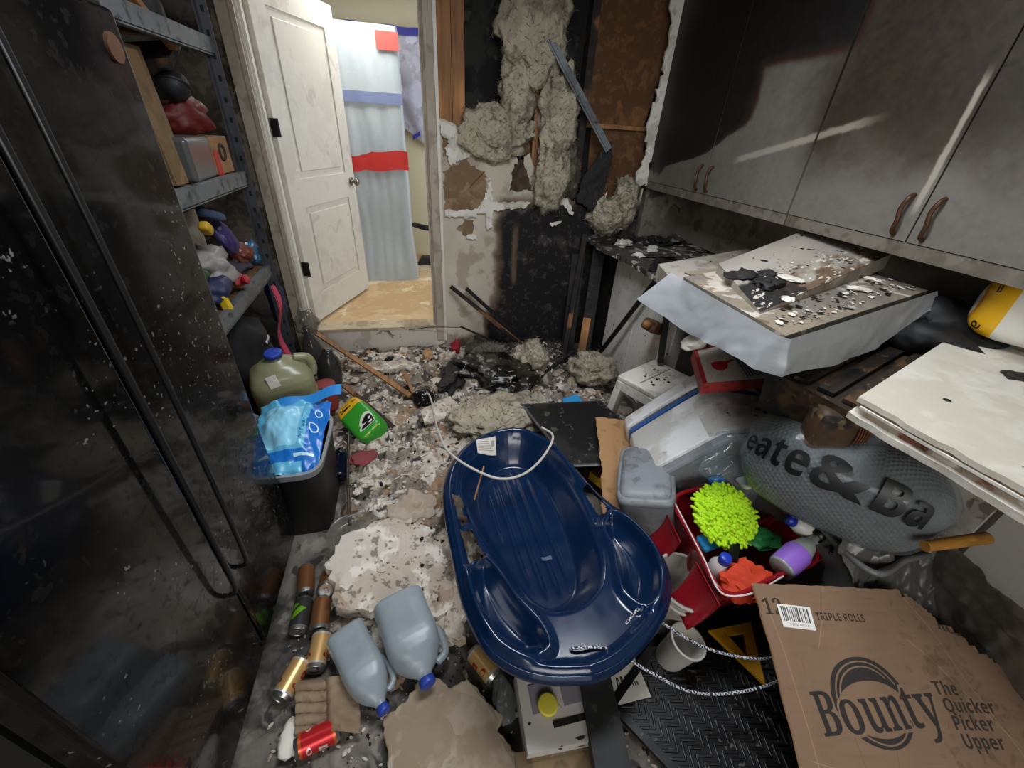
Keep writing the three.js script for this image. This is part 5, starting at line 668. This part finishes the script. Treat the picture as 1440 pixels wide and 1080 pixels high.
S('red_strip_bag', blob(0.06, 0.05, 0.09, 4, 0.6, 2.2, 54), M(0x6e1a24, 0.6), [-0.9, 0.36, -2.4], null, 'dark red bag on the lowest steel shelf', 'bag');
[[1.45, 0.955, -2.75, 0.06, 'white plaster chunk at the back of the burnt worktop', 0], [1.6, 0.955, -2.6, 0.05, 'grey chunk in the middle of the burnt worktop', 1], [1.55, 0.955, -2.9, 0.09, 'black charred lump at the back of the burnt worktop', 2], [1.42, 0.95, -2.45, 0.04, 'white plaster flake at the front of the burnt worktop', 0], [1.75, 0.955, -2.8, 0.1, 'dark charred lump by the wall on the burnt worktop', 2], [1.5, 0.95, -2.3, 0.035, 'small grey flake beside the flat white carton', 1]].forEach(([x, y, z, s, l, k], i) => S(['plaster_chunk', 'grey_chunk', 'char_lump'][k], blob(s, s * 0.4, s * 0.7, 3, 0.8, 2.2, 90 + i, true), [matPaperWhite, matWhite, matChar][k], [x, y, z], [0, i, 0.1], l, 'debris'));

// ---------------------------------------------------------------- rubble on the floor
const bumpsAt = [[-0.2, -1.05, 0.24, 0.24, 0.05], [0.3, -1.2, 0.35, 0.5, 0.1], [0.45, -1.95, 0.35, 0.22, 0.12], [0.1, -2.4, 0.6, 0.4, 0.05], [0.5, -2.5, 0.35, 0.25, 0.1], [1.05, -2.4, 0.3, 0.4, 0.1], [-0.3, -2.0, 0.25, 0.4, 0.04], [-0.2, -2.85, 0.6, 0.12, 0.06], [0.0, -1.6, 0.3, 0.3, 0.05]];
function groundY(x, z) {
  const n = fbm(x * 5 + 3, z * 5, 0, 4), left = z < -1.75 ? -0.85 : -0.42, right = z < -1.6 ? 1.32 : 0.66, near = x < 0.08 ? -0.74 : -0.98;
  const m = step(left - 0.02, left + 0.12, x + (n - 0.5) * 0.12) * step(right + 0.05, right - 0.2, x + (n - 0.5) * 0.2) * step(near + 0.06, near - 0.12, z + (n - 0.5) * 0.25);
  let h = 0.016 + bumpsAt.reduce((s, [bx, bz, rx, rz, a]) => s + a * Math.exp(-(((x - bx) / rx) ** 2) - ((z - bz) / rz) ** 2), 0);
  const r1 = fbm(x * 16, z * 16, 0, 5), r2 = Math.abs(fbm(x * 26 + 9, z * 26, 0, 4) - 0.5) * 2, cell = step(0.5, 0.56, fbm(x * 13 + 40, z * 13, 0, 3));
  h += 0.05 * (r1 - 0.45) + 0.022 * cell + 0.016 * r2;
  return Math.max(-0.008, h * m - 0.008 * (1 - m) + (m > 0 ? 0 : -0.01));
}
const rubMap = tex(1400, 2.4, (x0, y0) => {
  const x = x0 - 0.95, z = y0 - 3.12, n = fbm(x * 8, z * 8, 0, 6), n2 = fbm(x * 22 + 7, z * 22, 0, 6), n3 = fbm(x * 60, z * 60 + 4, 0, 4), n4 = fbm(x * 4 + 20, z * 4, 0, 5);
  let c = [188, 178, 164].map((k) => k * (0.82 + 0.4 * n3));
  const mixTo = (t, k) => { c = c.map((v, i) => mix(v, k[i] * (0.8 + 0.4 * n3), t)); };
  mixTo(step(0.46, 0.6, n) * 0.75, [116, 106, 95]); mixTo(step(0.56, 0.64, n4) * 0.6, [92, 82, 70]); mixTo(step(0.54, 0.62, n2) * 0.85, [214, 206, 194]); mixTo(step(0.6, 0.66, fbm(x * 14 + 3, z * 14 + 70, 0, 5)) * 0.8, [142, 112, 84]);
  mixTo(step(0.6, 0.68, fbm(x * 18 + 33, z * 18 + 10, 0, 5) - 0.03 + 0.07 * step(-1.9, -2.4, z)) * 0.8, [44, 39, 35]); mixTo(step(0.68, 0.74, n3) * 0.5, [40, 35, 31]);
  mixTo(step(0.35, 0.75, x + (n - 0.5) * 0.5) * step(-2.15, -2.5, z + (n2 - 0.5) * 0.4) * 0.75, [36, 32, 28]);
  return c;
}, 1400);
const rub = mesh('rubble_layer', patch(215, 265, (u, v) => { const x = mix(-0.95, 1.42, u), z = mix(-3.09, -0.6, v); return [x, groundY(x, z), z]; }), M(0xffffff, 0.95, { map: rubMap, bumpMap: bumpFine, bumpScale: 0.004 }));
{ const p = rub.geometry.attributes.position, uv = rub.geometry.attributes.uv; for (let i = 0; i < p.count; i++) uv.setXY(i, p.getX(i) + 0.95, p.getZ(i) + 3.12); }
tag(rub, 'layer of broken plaster, ash and insulation covering the floor', 'rubble', null, 'stuff');
const rubMats = [MM(0xcdc5b8, [[0xa69b8b, 14, 0.45, 0.66, 0.7], [0x7d5f45, 10, 0.56, 0.66, 0.7], [0xe6e0d6, 24, 0.55, 0.66, 0.6]], 0.3, 0.95), MM(0x9b8d7c, [[0x6d5f4f, 12, 0.45, 0.66, 0.8], [0xc2b8a9, 22, 0.56, 0.66, 0.7]], 0.3, 0.95), matChar, MM(0xb38a64, [[0x7d5b3d, 14, 0.5, 0.66, 0.7]], 0.3, 0.95)];
const rubNames = [['plaster_chunk', 'white plaster chunk', 'white plaster chunks'], ['grey_chunk', 'grey brown chunk', 'grey brown chunks'], ['char_chunk', 'black charred chunk', 'black chunks'], ['paper_scrap', 'tan board scrap', 'tan scraps']];
const cR = rnd(2024), chunkGeo = [0, 1, 2, 3, 4].map((k) => uvBox(blob(1, 0.45, 0.8, 2, 0.75, 1.5, 60 + k * 7, true)));
const inRubble = () => { for (;;) { const x = mix(-0.8, 1.25, cR()), z = mix(-3.02, -0.8, cR()); if (groundY(x, z) > 0.012 && !(z < -1.75 && x < -0.5 && z > -2.6)) return [x, z]; } };
for (let k = 0; k < 190; k++) {
  const [x, z] = inRubble(), q = cR(), i = q < 0.5 ? 0 : q < 0.75 ? 1 : q < 0.9 ? 2 : 3, s = 0.012 + 0.034 * cR() ** 2;
  if (sd(outline, x, z) > -0.02) continue;
  const o = new THREE.Mesh(chunkGeo[k % 5], rubMats[i]); o.name = numbered(rubNames[i][0]); o.position.set(x, groundY(x, z) + s * 0.15, z); o.scale.setScalar(s); o.rotation.set((cR() - 0.5) * 0.8, cR() * 6.28, (cR() - 0.5) * 0.8); o.castShadow = o.receiveShadow = true; scene.add(o); const where = z < -2.6 ? 'near the doorway step' : x > 0.8 ? 'by the corner cabinet' : x > 0.12 ? 'behind the sled' : z < -1.75 ? 'around the green paper towel pack' : z < -1.3 ? 'between the black tote and the sled head' : 'around the large plaster slab', size = s < 0.018 ? 'thumbnail sized' : s < 0.03 ? 'small' : 'palm sized'; tag(o, `${size} ${rubNames[i][1]} ${where}`, 'debris', `${rubNames[i][2]} ${where}`);
}
function scatter(name, label, geo, m, n, put) { const im = new THREE.InstancedMesh(geo, m, n), m4 = new THREE.Matrix4(), q = new THREE.Quaternion(); im.name = numbered(name); for (let k = 0; k < n; k++) { const [p, e, s] = put(k); q.setFromEuler(new THREE.Euler(...e)); m4.compose(V(p), q, V(s)); im.setMatrixAt(k, m4); } im.castShadow = im.receiveShadow = true; scene.add(im); tag(im, label, 'debris', null, 'stuff'); return im; }
const crumb = (k) => uvBox(blob(1, 0.5, 0.8, 1, 0.7, 1.4, 80 + k, true));
[0, 1, 2].forEach((i) => scatter('rubble_crumbs', ['white plaster crumbs strewn over the rubble', 'grey crumbs strewn over the rubble', 'black ash crumbs strewn over the rubble'][i], crumb(i), rubMats[i], [1900, 900, 500][i], () => { const [x, z] = inRubble(), s = 0.003 + 0.01 * cR() ** 2; return [[x, groundY(x, z) + s * 0.2, z], [cR() * 6, cR() * 6, cR() * 6], [s, s, s]]; }));
scatter('paper_shreds', 'thin white paper shreds lying over the rubble', box(1, 1, 1), matPaperWhite, 170, () => { const [x, z] = inRubble(), a = cR() * 6.28; return [[x, groundY(x, z) + 0.006, z], [(cR() - 0.5) * 0.5, a, (cR() - 0.5) * 0.5], [0.012 + 0.05 * cR(), 0.001, 0.003 + 0.004 * cR()]]; });

const onFloor = () => [mix(-0.54, 0.62, cR()), mix(-0.95, -0.25, cR())];
[0, 1, 2].forEach((i) => scatter('floor_grit', ['white plaster grit on the concrete in the foreground', 'brown grit on the concrete in the foreground', 'black ash grit on the concrete in the foreground'][i], crumb(i), rubMats[i], [420, 380, 420][i], () => { const [x, z] = onFloor(), s = 0.0025 + 0.009 * cR() ** 3; return [[x, s * 0.25, z], [cR() * 6, cR() * 6, cR() * 6], [s, s, s]]; }));

// plaster slabs
function slab(label, pts, y, rot, m, seed, t = 0.03) { const g = sheet(ragged(pts, t < 0.016 ? 0.004 : 0.014, seed, t < 0.016 ? 0.012 : 0.025), t, 0.004).rotateX(Math.PI / 2), p = g.attributes.position, c = pts.reduce((s, q) => [s[0] + q[0] / pts.length, s[1] + q[1] / pts.length], [0, 0]); for (let i = 0; i < p.count; i++) { const k = fbm(p.getX(i) * 14, p.getZ(i) * 14, 0, 4) - 0.5; p.setY(i, p.getY(i) + k * 0.025); } g.translate(-c[0], 0, -c[1]); g.computeVertexNormals(); return tag(mesh('plaster_slab', g, m, scene, [c[0], y, c[1]], rot), label, 'plaster slab'); }
const matSlab = MM(0xc6bcb0, [[0xb0a190, 5, 0.46, 0.66, 0.7], [0xe2dcd2, 11, 0.5, 0.64, 0.8], [0x8f7962, 9, 0.6, 0.7, 0.6], [0x4a4036, 60, 0.64, 0.72, 0.5]], 0.5, 0.95, { bumpMap: bumpCoarse, bumpScale: 0.012 });
const matTanSheet = MM(0xa0917f, [[0x85745f, 5, 0.46, 0.66, 0.7], [0xb5aa9c, 9, 0.54, 0.66, 0.6]], 0.6, 0.9);
slab('large broken plaster slab with a white crust between the cans and the sled', [[-0.42, -1.1], [-0.36, -1.22], [-0.18, -1.28], [0.0, -1.2], [0.06, -1.0], [0.05, -0.86], [-0.06, -0.8], [-0.12, -0.92], [-0.24, -0.88], [-0.36, -0.92]], 0.105, [0.03, 0, -0.05], matSlab, 121, 0.06);
slab('rough white plaster lump right of the pale jugs', [[-0.06, -0.88], [0.03, -0.92], [0.06, -0.8], [0.0, -0.72], [-0.06, -0.78]], 0.075, [0, 0, 0.05], matSlab, 122, 0.06);
slab('brown faced plaster piece above the large slab', [[-0.22, -1.34], [-0.1, -1.42], [0.02, -1.36], [-0.02, -1.26], [-0.16, -1.24]], 0.11, [0.15, 0, 0.05], matTanSheet, 123, 0.025);
slab('flat tan drywall sheet at the bottom edge left of the yellow cap', [[-0.2, -0.57], [-0.13, -0.6], [-0.08, -0.66], [-0.02, -0.645], [0.0, -0.61], [0.07, -0.62], [0.16, -0.5], [0.14, -0.47], [0.19, -0.4], [0.14, -0.2], [-0.12, -0.2], [-0.17, -0.42]], 0.03, [0, 0, 0], matTanSheet, 124, 0.014);
slab('long white drywall strip left of the sled rim', [[0.0, -1.28], [0.05, -1.3], [0.09, -0.95], [0.06, -0.72], [0.02, -0.75]], 0.09, [0, 0, 0.05], matSlab, 125, 0.04);
slab('pale plaster slab near the step below the doorway', [[-0.55, -2.72], [-0.2, -2.78], [-0.05, -2.7], [-0.3, -2.62]], 0.1, [0.05, 0, 0], matSlab, 126, 0.03);
slab('white curled plaster flake beside the white cord', [[-0.04, -2.02], [0.14, -2.1], [0.2, -2.0], [0.1, -1.94], [-0.02, -1.92]], 0.16, [0.2, 0, 0.1], matSlab, 127, 0.015);
tag(mesh('orange_scrap', blob(0.035, 0.015, 0.05, 3, 0.5, 2, 44), rubMats[3], scene, [0.03, 0.13, -2.78], [0.6, 0, 0]), 'orange tan scrap lying by the doorway step', 'scrap');
tag(mesh('red_rag', blob(0.07, 0.02, 0.05, 4, 0.7, 2, 45), M(0x7d3638, 0.8), scene, [-0.35, 0.1, -1.72], [0, 0.4, 0]), 'dull red rag below the green paper towel pack', 'rag');
tag(mesh('black_film_bag', blob(0.06, 0.05, 0.07, 4, 0.6, 2.4, 46), M(0x12110f, 0.2), scene, [-0.02, 0.13, -2.2]), 'crumpled glossy black bag at the end of the wood strip', 'bag');

// insulation
const fibreGeo = uvBox(box(0.0015, 0.0015, 1));
function fuzz(o, seed) {                                   // loose glass fibres standing off the surface
  const R = rnd(seed), p = o.geometry.attributes.position, nn = o.geometry.attributes.normal, n = 700, im = new THREE.InstancedMesh(fibreGeo, o.material, n), m4 = new THREE.Matrix4(), q = new THREE.Quaternion(), zAxis = new THREE.Vector3(0, 0, 1);
  for (let k = 0; k < n; k++) { const i = Math.floor(R() * p.count), N = new THREE.Vector3(nn.getX(i), nn.getY(i), nn.getZ(i)), d = new THREE.Vector3(R() - 0.5, R() - 0.5, R() - 0.5).normalize().addScaledVector(N, 0.35).normalize(); q.setFromUnitVectors(zAxis, d); m4.compose(new THREE.Vector3(p.getX(i), p.getY(i), p.getZ(i)).addScaledVector(N, 0.003), q, new THREE.Vector3(1, 1, 0.02 + 0.035 * R())); im.setMatrixAt(k, m4); }
  im.name = 'loose_fibres'; im.userData.kind = 'stuff'; im.castShadow = im.receiveShadow = true; o.add(im);
}
function insul(label, pos, r, seed, rot, m = matInsul, amp = 0.5) { const inWall = pos[2] < -3.05, o = mesh(inWall ? 'insulation_batt' : 'insulation_clump', blob(...r, 7, amp, 2.9, seed), m, inWall ? wb : scene, pos, rot); fuzz(o, seed); if (inWall) o.userData.label = label; else tag(o, label, 'insulation'); return o; }
insul('large fluffy insulation clump hanging at the top of the stud bay', [0.77, 2.12, -3.08], [0.21, 0.32, 0.09], 201);
insul('tapering insulation tail hanging below the large clump', [0.7, 1.82, -3.08], [0.11, 0.22, 0.07], 202);
insul('tall insulation batt standing in the middle stud bay', [0.985, 1.66, -3.09], [0.14, 0.3, 0.08], 203);
insul('lower end of the insulation batt slumping over the torn wall edge', [0.97, 1.33, -3.075], [0.13, 0.22, 0.07], 204);
insul('insulation slumped beside the wooden stud above the torn paper', [0.55, 1.58, -3.09], [0.24, 0.15, 0.07], 205);
insul('sooty insulation in the bay behind the diagonal strap', [1.09, 1.35, -3.13], [0.1, 0.24, 0.05], 206, null, MM(0x4c453c, [[0x2a2520, 9, 0.45, 0.65, 0.8], [0x8a8070, 22, 0.6, 0.7, 0.6]], 0.4, 1));
insul('insulation tuft with torn paper beside the corner worktop', [1.42, 1.08, -3.06], [0.13, 0.13, 0.09], 207);
insul('insulation tuft spilling from the corner by the wall cabinet', [1.57, 1.18, -3.07], [0.1, 0.17, 0.07], 208);
insul('pale insulation clump on the floor below the burnt wall', [0.76, 0.2, -2.5], [0.13, 0.13, 0.11], 209);
insul('wide bed of pale insulation right behind the sled', [0.4, 0.17, -1.88], [0.3, 0.07, 0.2], 210, [0, 0.2, 0]);
insul('insulation clump leaning against the corner cabinet base', [1.16, 0.2, -2.3], [0.17, 0.1, 0.14], 211);
insul('small grey insulation tuft between the black bag and the wall', [0.5, 0.16, -2.72], [0.12, 0.06, 0.07], 212, null, MM(0x7d766b, [[0x4a443c, 9, 0.45, 0.65, 0.8]], 0.4, 1));
// burnt things against the wall
tag(mesh('burnt_bag', blob(0.27, 0.06, 0.16, 5, 0.8, 2.6, 220), M(0xffffff, 0.3, { map: mottle(0x15120f, [[0x3a332a, 14, 0.5, 0.65, 0.8], [0xb9b0a2, 40, 0.72, 0.76, 0.8]], 0.4, 256), bumpMap: bumpCoarse, bumpScale: 0.02 }), scene, [0.48, 0.18, -2.38], [0.1, -0.45, 0]), 'melted glossy black bag on the rubble behind the sled', 'bag');
tag(mesh('burnt_rag', blob(0.08, 0.04, 0.2, 5, 0.9, 2.4, 221), matChar, scene, [0.18, 0.14, -2.42], [0, -0.3, 0]), 'charred black rag left of the melted bag', 'rag');
bottle('glass_vase', 'smoky glass vase standing by the doorway corner', 'vase', [[0, 0], [0.04, 0], [0.06, 0.03], [0.07, 0.08], [0.055, 0.13], [0.04, 0.15], [0.045, 0.17]], glass(0x9a978c, 0.12), [0.36, 0.08, -2.84], [0.3, 0, -0.4], null);
tag(mesh('red_cloth', blob(0.035, 0.07, 0.03, 4, 0.6, 2, 222), M(0x8c1522, 0.7), scene, [0.25, 0.13, -2.86]), 'dark red cloth left of the smoky glass vase', 'cloth');
const wood = (label, a, b, w, h, m, name = 'burnt_stick') => tag(mesh(name, bar(a, b, w, h), m), label, 'stick');
wood('thin charred stick leaning against the wall, the longer of two', [0.24, 0.56, -3.05], [0.82, 0.14, -2.72], 0.02, 0.025, matWoodDark); wood('thin charred stick leaning against the wall, the shorter of two', [0.36, 0.54, -3.06], [0.72, 0.24, -2.85], 0.02, 0.022, matChar);
wood('thin dark metal strip lying above the vase', [0.3, 0.27, -2.95], [0.62, 0.2, -2.7], 0.02, 0.006, matChar, 'metal_strip'); wood('burnt splinter pointing down beside the pale insulation clump', [0.8, 0.13, -2.35], [1.12, 0.22, -2.55], 0.025, 0.02, matChar, 'burnt_splinter');
wood('half burnt pale wooden post leaning in the charred corner', [1.13, 0.03, -2.78], [1.28, 0.95, -3.05], 0.035, 0.05, matWoodDark, 'burnt_post'); wood('charred post beside the corner cabinet', [1.3, 0.02, -2.78], [1.38, 0.88, -2.98], 0.09, 0.08, matChar, 'burnt_post'); wood('wide charred plank standing in the corner', [1.2, 0.02, -2.9], [1.25, 0.8, -3.06], 0.1, 0.02, matChar, 'burnt_plank'); wood('charred plank with pale split wood at its foot', [1.25, 0.02, -2.72], [1.3, 0.36, -2.82], 0.06, 0.02, matWood, 'split_plank');
tag(mesh('black_pole', rod([1.3, 0.04, -2.62], [1.41, 0.98, -2.1], 0.017), MM(0x111214, [[0x26262a, 20, 0.5, 0.7, 0.6]], 0.3, 0.4)), 'black metal pole leaning on the corner worktop', 'pole');
tag(mesh('black_pole', bar([1.4, 0.9, -2.0], [1.34, 0.5, -1.82], 0.03, 0.03), matBlackPlastic), 'short black leg hanging below the flat white carton', 'pole');
const bat = thing('wooden_mallet', 'brown wooden block with a round knob by the corner cabinet', 'mallet', [1.34, 0.66, -1.98], [0.2, 0.5, -0.5]); mesh('block', box(0.16, 0.07, 0.09, 0.02), matWoodDark, bat); mesh('knob', lathe([[0, 0], [0.022, 0], [0.026, 0.02], [0.018, 0.05], [0, 0.055]]).rotateZ(H), matWood, bat, [-0.08, 0, 0]);
tag(mesh('steel_strap', mergeGeometries([bar([0.86, 2.08, -3.02], [1.34, 1.52, -3.0], 0.05, 0.004, [0, 0, 1]), bar([0.855, 2.075, -3.014], [1.335, 1.515, -2.994], 0.012, 0.008, [0, 0, 1])].map(uvBox)), matSteel), 'diagonal grey steel strap across the open stud bay', 'strap');
tag(mesh('charred_drywall', sheet(ragged([[1.36, 1.58], [1.39, 1.5], [1.37, 1.28], [1.3, 1.12], [1.16, 1.2], [1.2, 1.36]], 0.008, 231), 0.006), matChar, scene, [0, 0, -3.035]), 'pointed black charred drywall piece hanging below the steel strap', 'drywall piece');
tag(mesh('wire', tube([[-0.1, 0.2, -3.08], [0.0, 0.215, -3.07], [0.05, 0.225, -3.06], [0.3, 0.25, -2.98]], 0.003, 30, 5), M(0x26221f, 0.5)), 'thin black wire hooked along the white step', 'wire');
tag(mesh('white_cable', tube([[0.0, 0.17, -2.2], [0.02, 0.2, -2.1], [0.03, 0.21, -2.0], [0.035, 0.27, -1.8], [0.045, 0.36, -1.55], [0.08, 0.408, -1.34], [0.17, 0.41, -1.22], [0.27, 0.39, -1.17], [0.38, 0.37, -1.2], [0.49, 0.385, -1.28], [0.56, 0.41, -1.38], [0.53, 0.4, -1.46]], 0.0055, 90, 8), M(0xb9b4aa, 0.6)), 'white cable looping over the head of the sled', 'cable');
tag(mesh('wood_splinter', bar([0.16, 0.33, -1.13], [0.215, 0.4, -1.24], 0.006, 0.005), matWood), 'thin splinter hanging from the white cable', 'splinter');
// char flakes scattered on the white things
const F = rnd(99), flakeGeo = uvBox(new THREE.CylinderGeometry(1, 0.8, 0.25, 6));
const onQuad = (P, u, v) => [0, 1, 2].map((i) => mix(mix(P[0][i], P[1][i], u), mix(P[3][i], P[2][i], u), v));
const fq = [[[[1.05, 1.167, -0.98], [1.82, 1.186, -1.3], [1.82, 1.184, -1.12], [1.0, 1.166, -0.86]], 90], [[[1.15, 1.205, -1.38], [2.03, 1.293, -1.78], [1.91, 1.253, -1.34], [1.03, 1.169, -0.99]], 80], [[[1.3, 1.043, -1.9], [1.9, 1.055, -2.15], [1.9, 1.05, -1.7], [1.2, 1.042, -1.5]], 50], [[[1.2, 1.057, -0.65], [1.9, 1.057, -0.9], [1.9, 1.057, -0.4], [1.2, 1.057, -0.3]], 12], [[[1.15, 0.481, -1.75], [1.3, 0.481, -1.85], [1.38, 0.481, -1.68], [1.2, 0.481, -1.6]], 40], [[[1.2, 0.685, -1.2], [1.42, 0.68, -1.14], [1.38, 0.68, -0.97], [1.14, 0.685, -0.95]], 45]];
fq.forEach(([P, n], i) => scatter('char_flakes', ['black char flakes on the plastic wrapped box', 'black char flakes on the tilted burnt carton', 'black char flakes on the flat white carton', 'black char specks on the laminate panel', 'black char flakes on the white stool', 'black char flakes on top of the tipped cooler'][i], flakeGeo, matChar, n, () => { const s = 0.0025 + 0.009 * F() ** 3; return [onQuad(P, F(), F() ** 0.6), [(F() - 0.5) * 0.4, F() * 6, (F() - 0.5) * 0.4], [s, s * 0.5, s * (0.5 + F())]]; }));
[[0, 70], [1, 40]].forEach(([i, n]) => scatter('plaster_flakes', ['white plaster flakes on the plastic wrapped box', 'white plaster flakes on the tilted burnt carton'][i], flakeGeo, matPaperWhite, n, () => { const s = 0.003 + 0.012 * F() ** 3; return [onQuad(fq[i][0], F(), 0.4 + 0.6 * F()), [(F() - 0.5) * 0.5, F() * 6, (F() - 0.5) * 0.5], [s, s * 0.4, s * (0.5 + F())]]; }));
renderer.render(scene, camera);
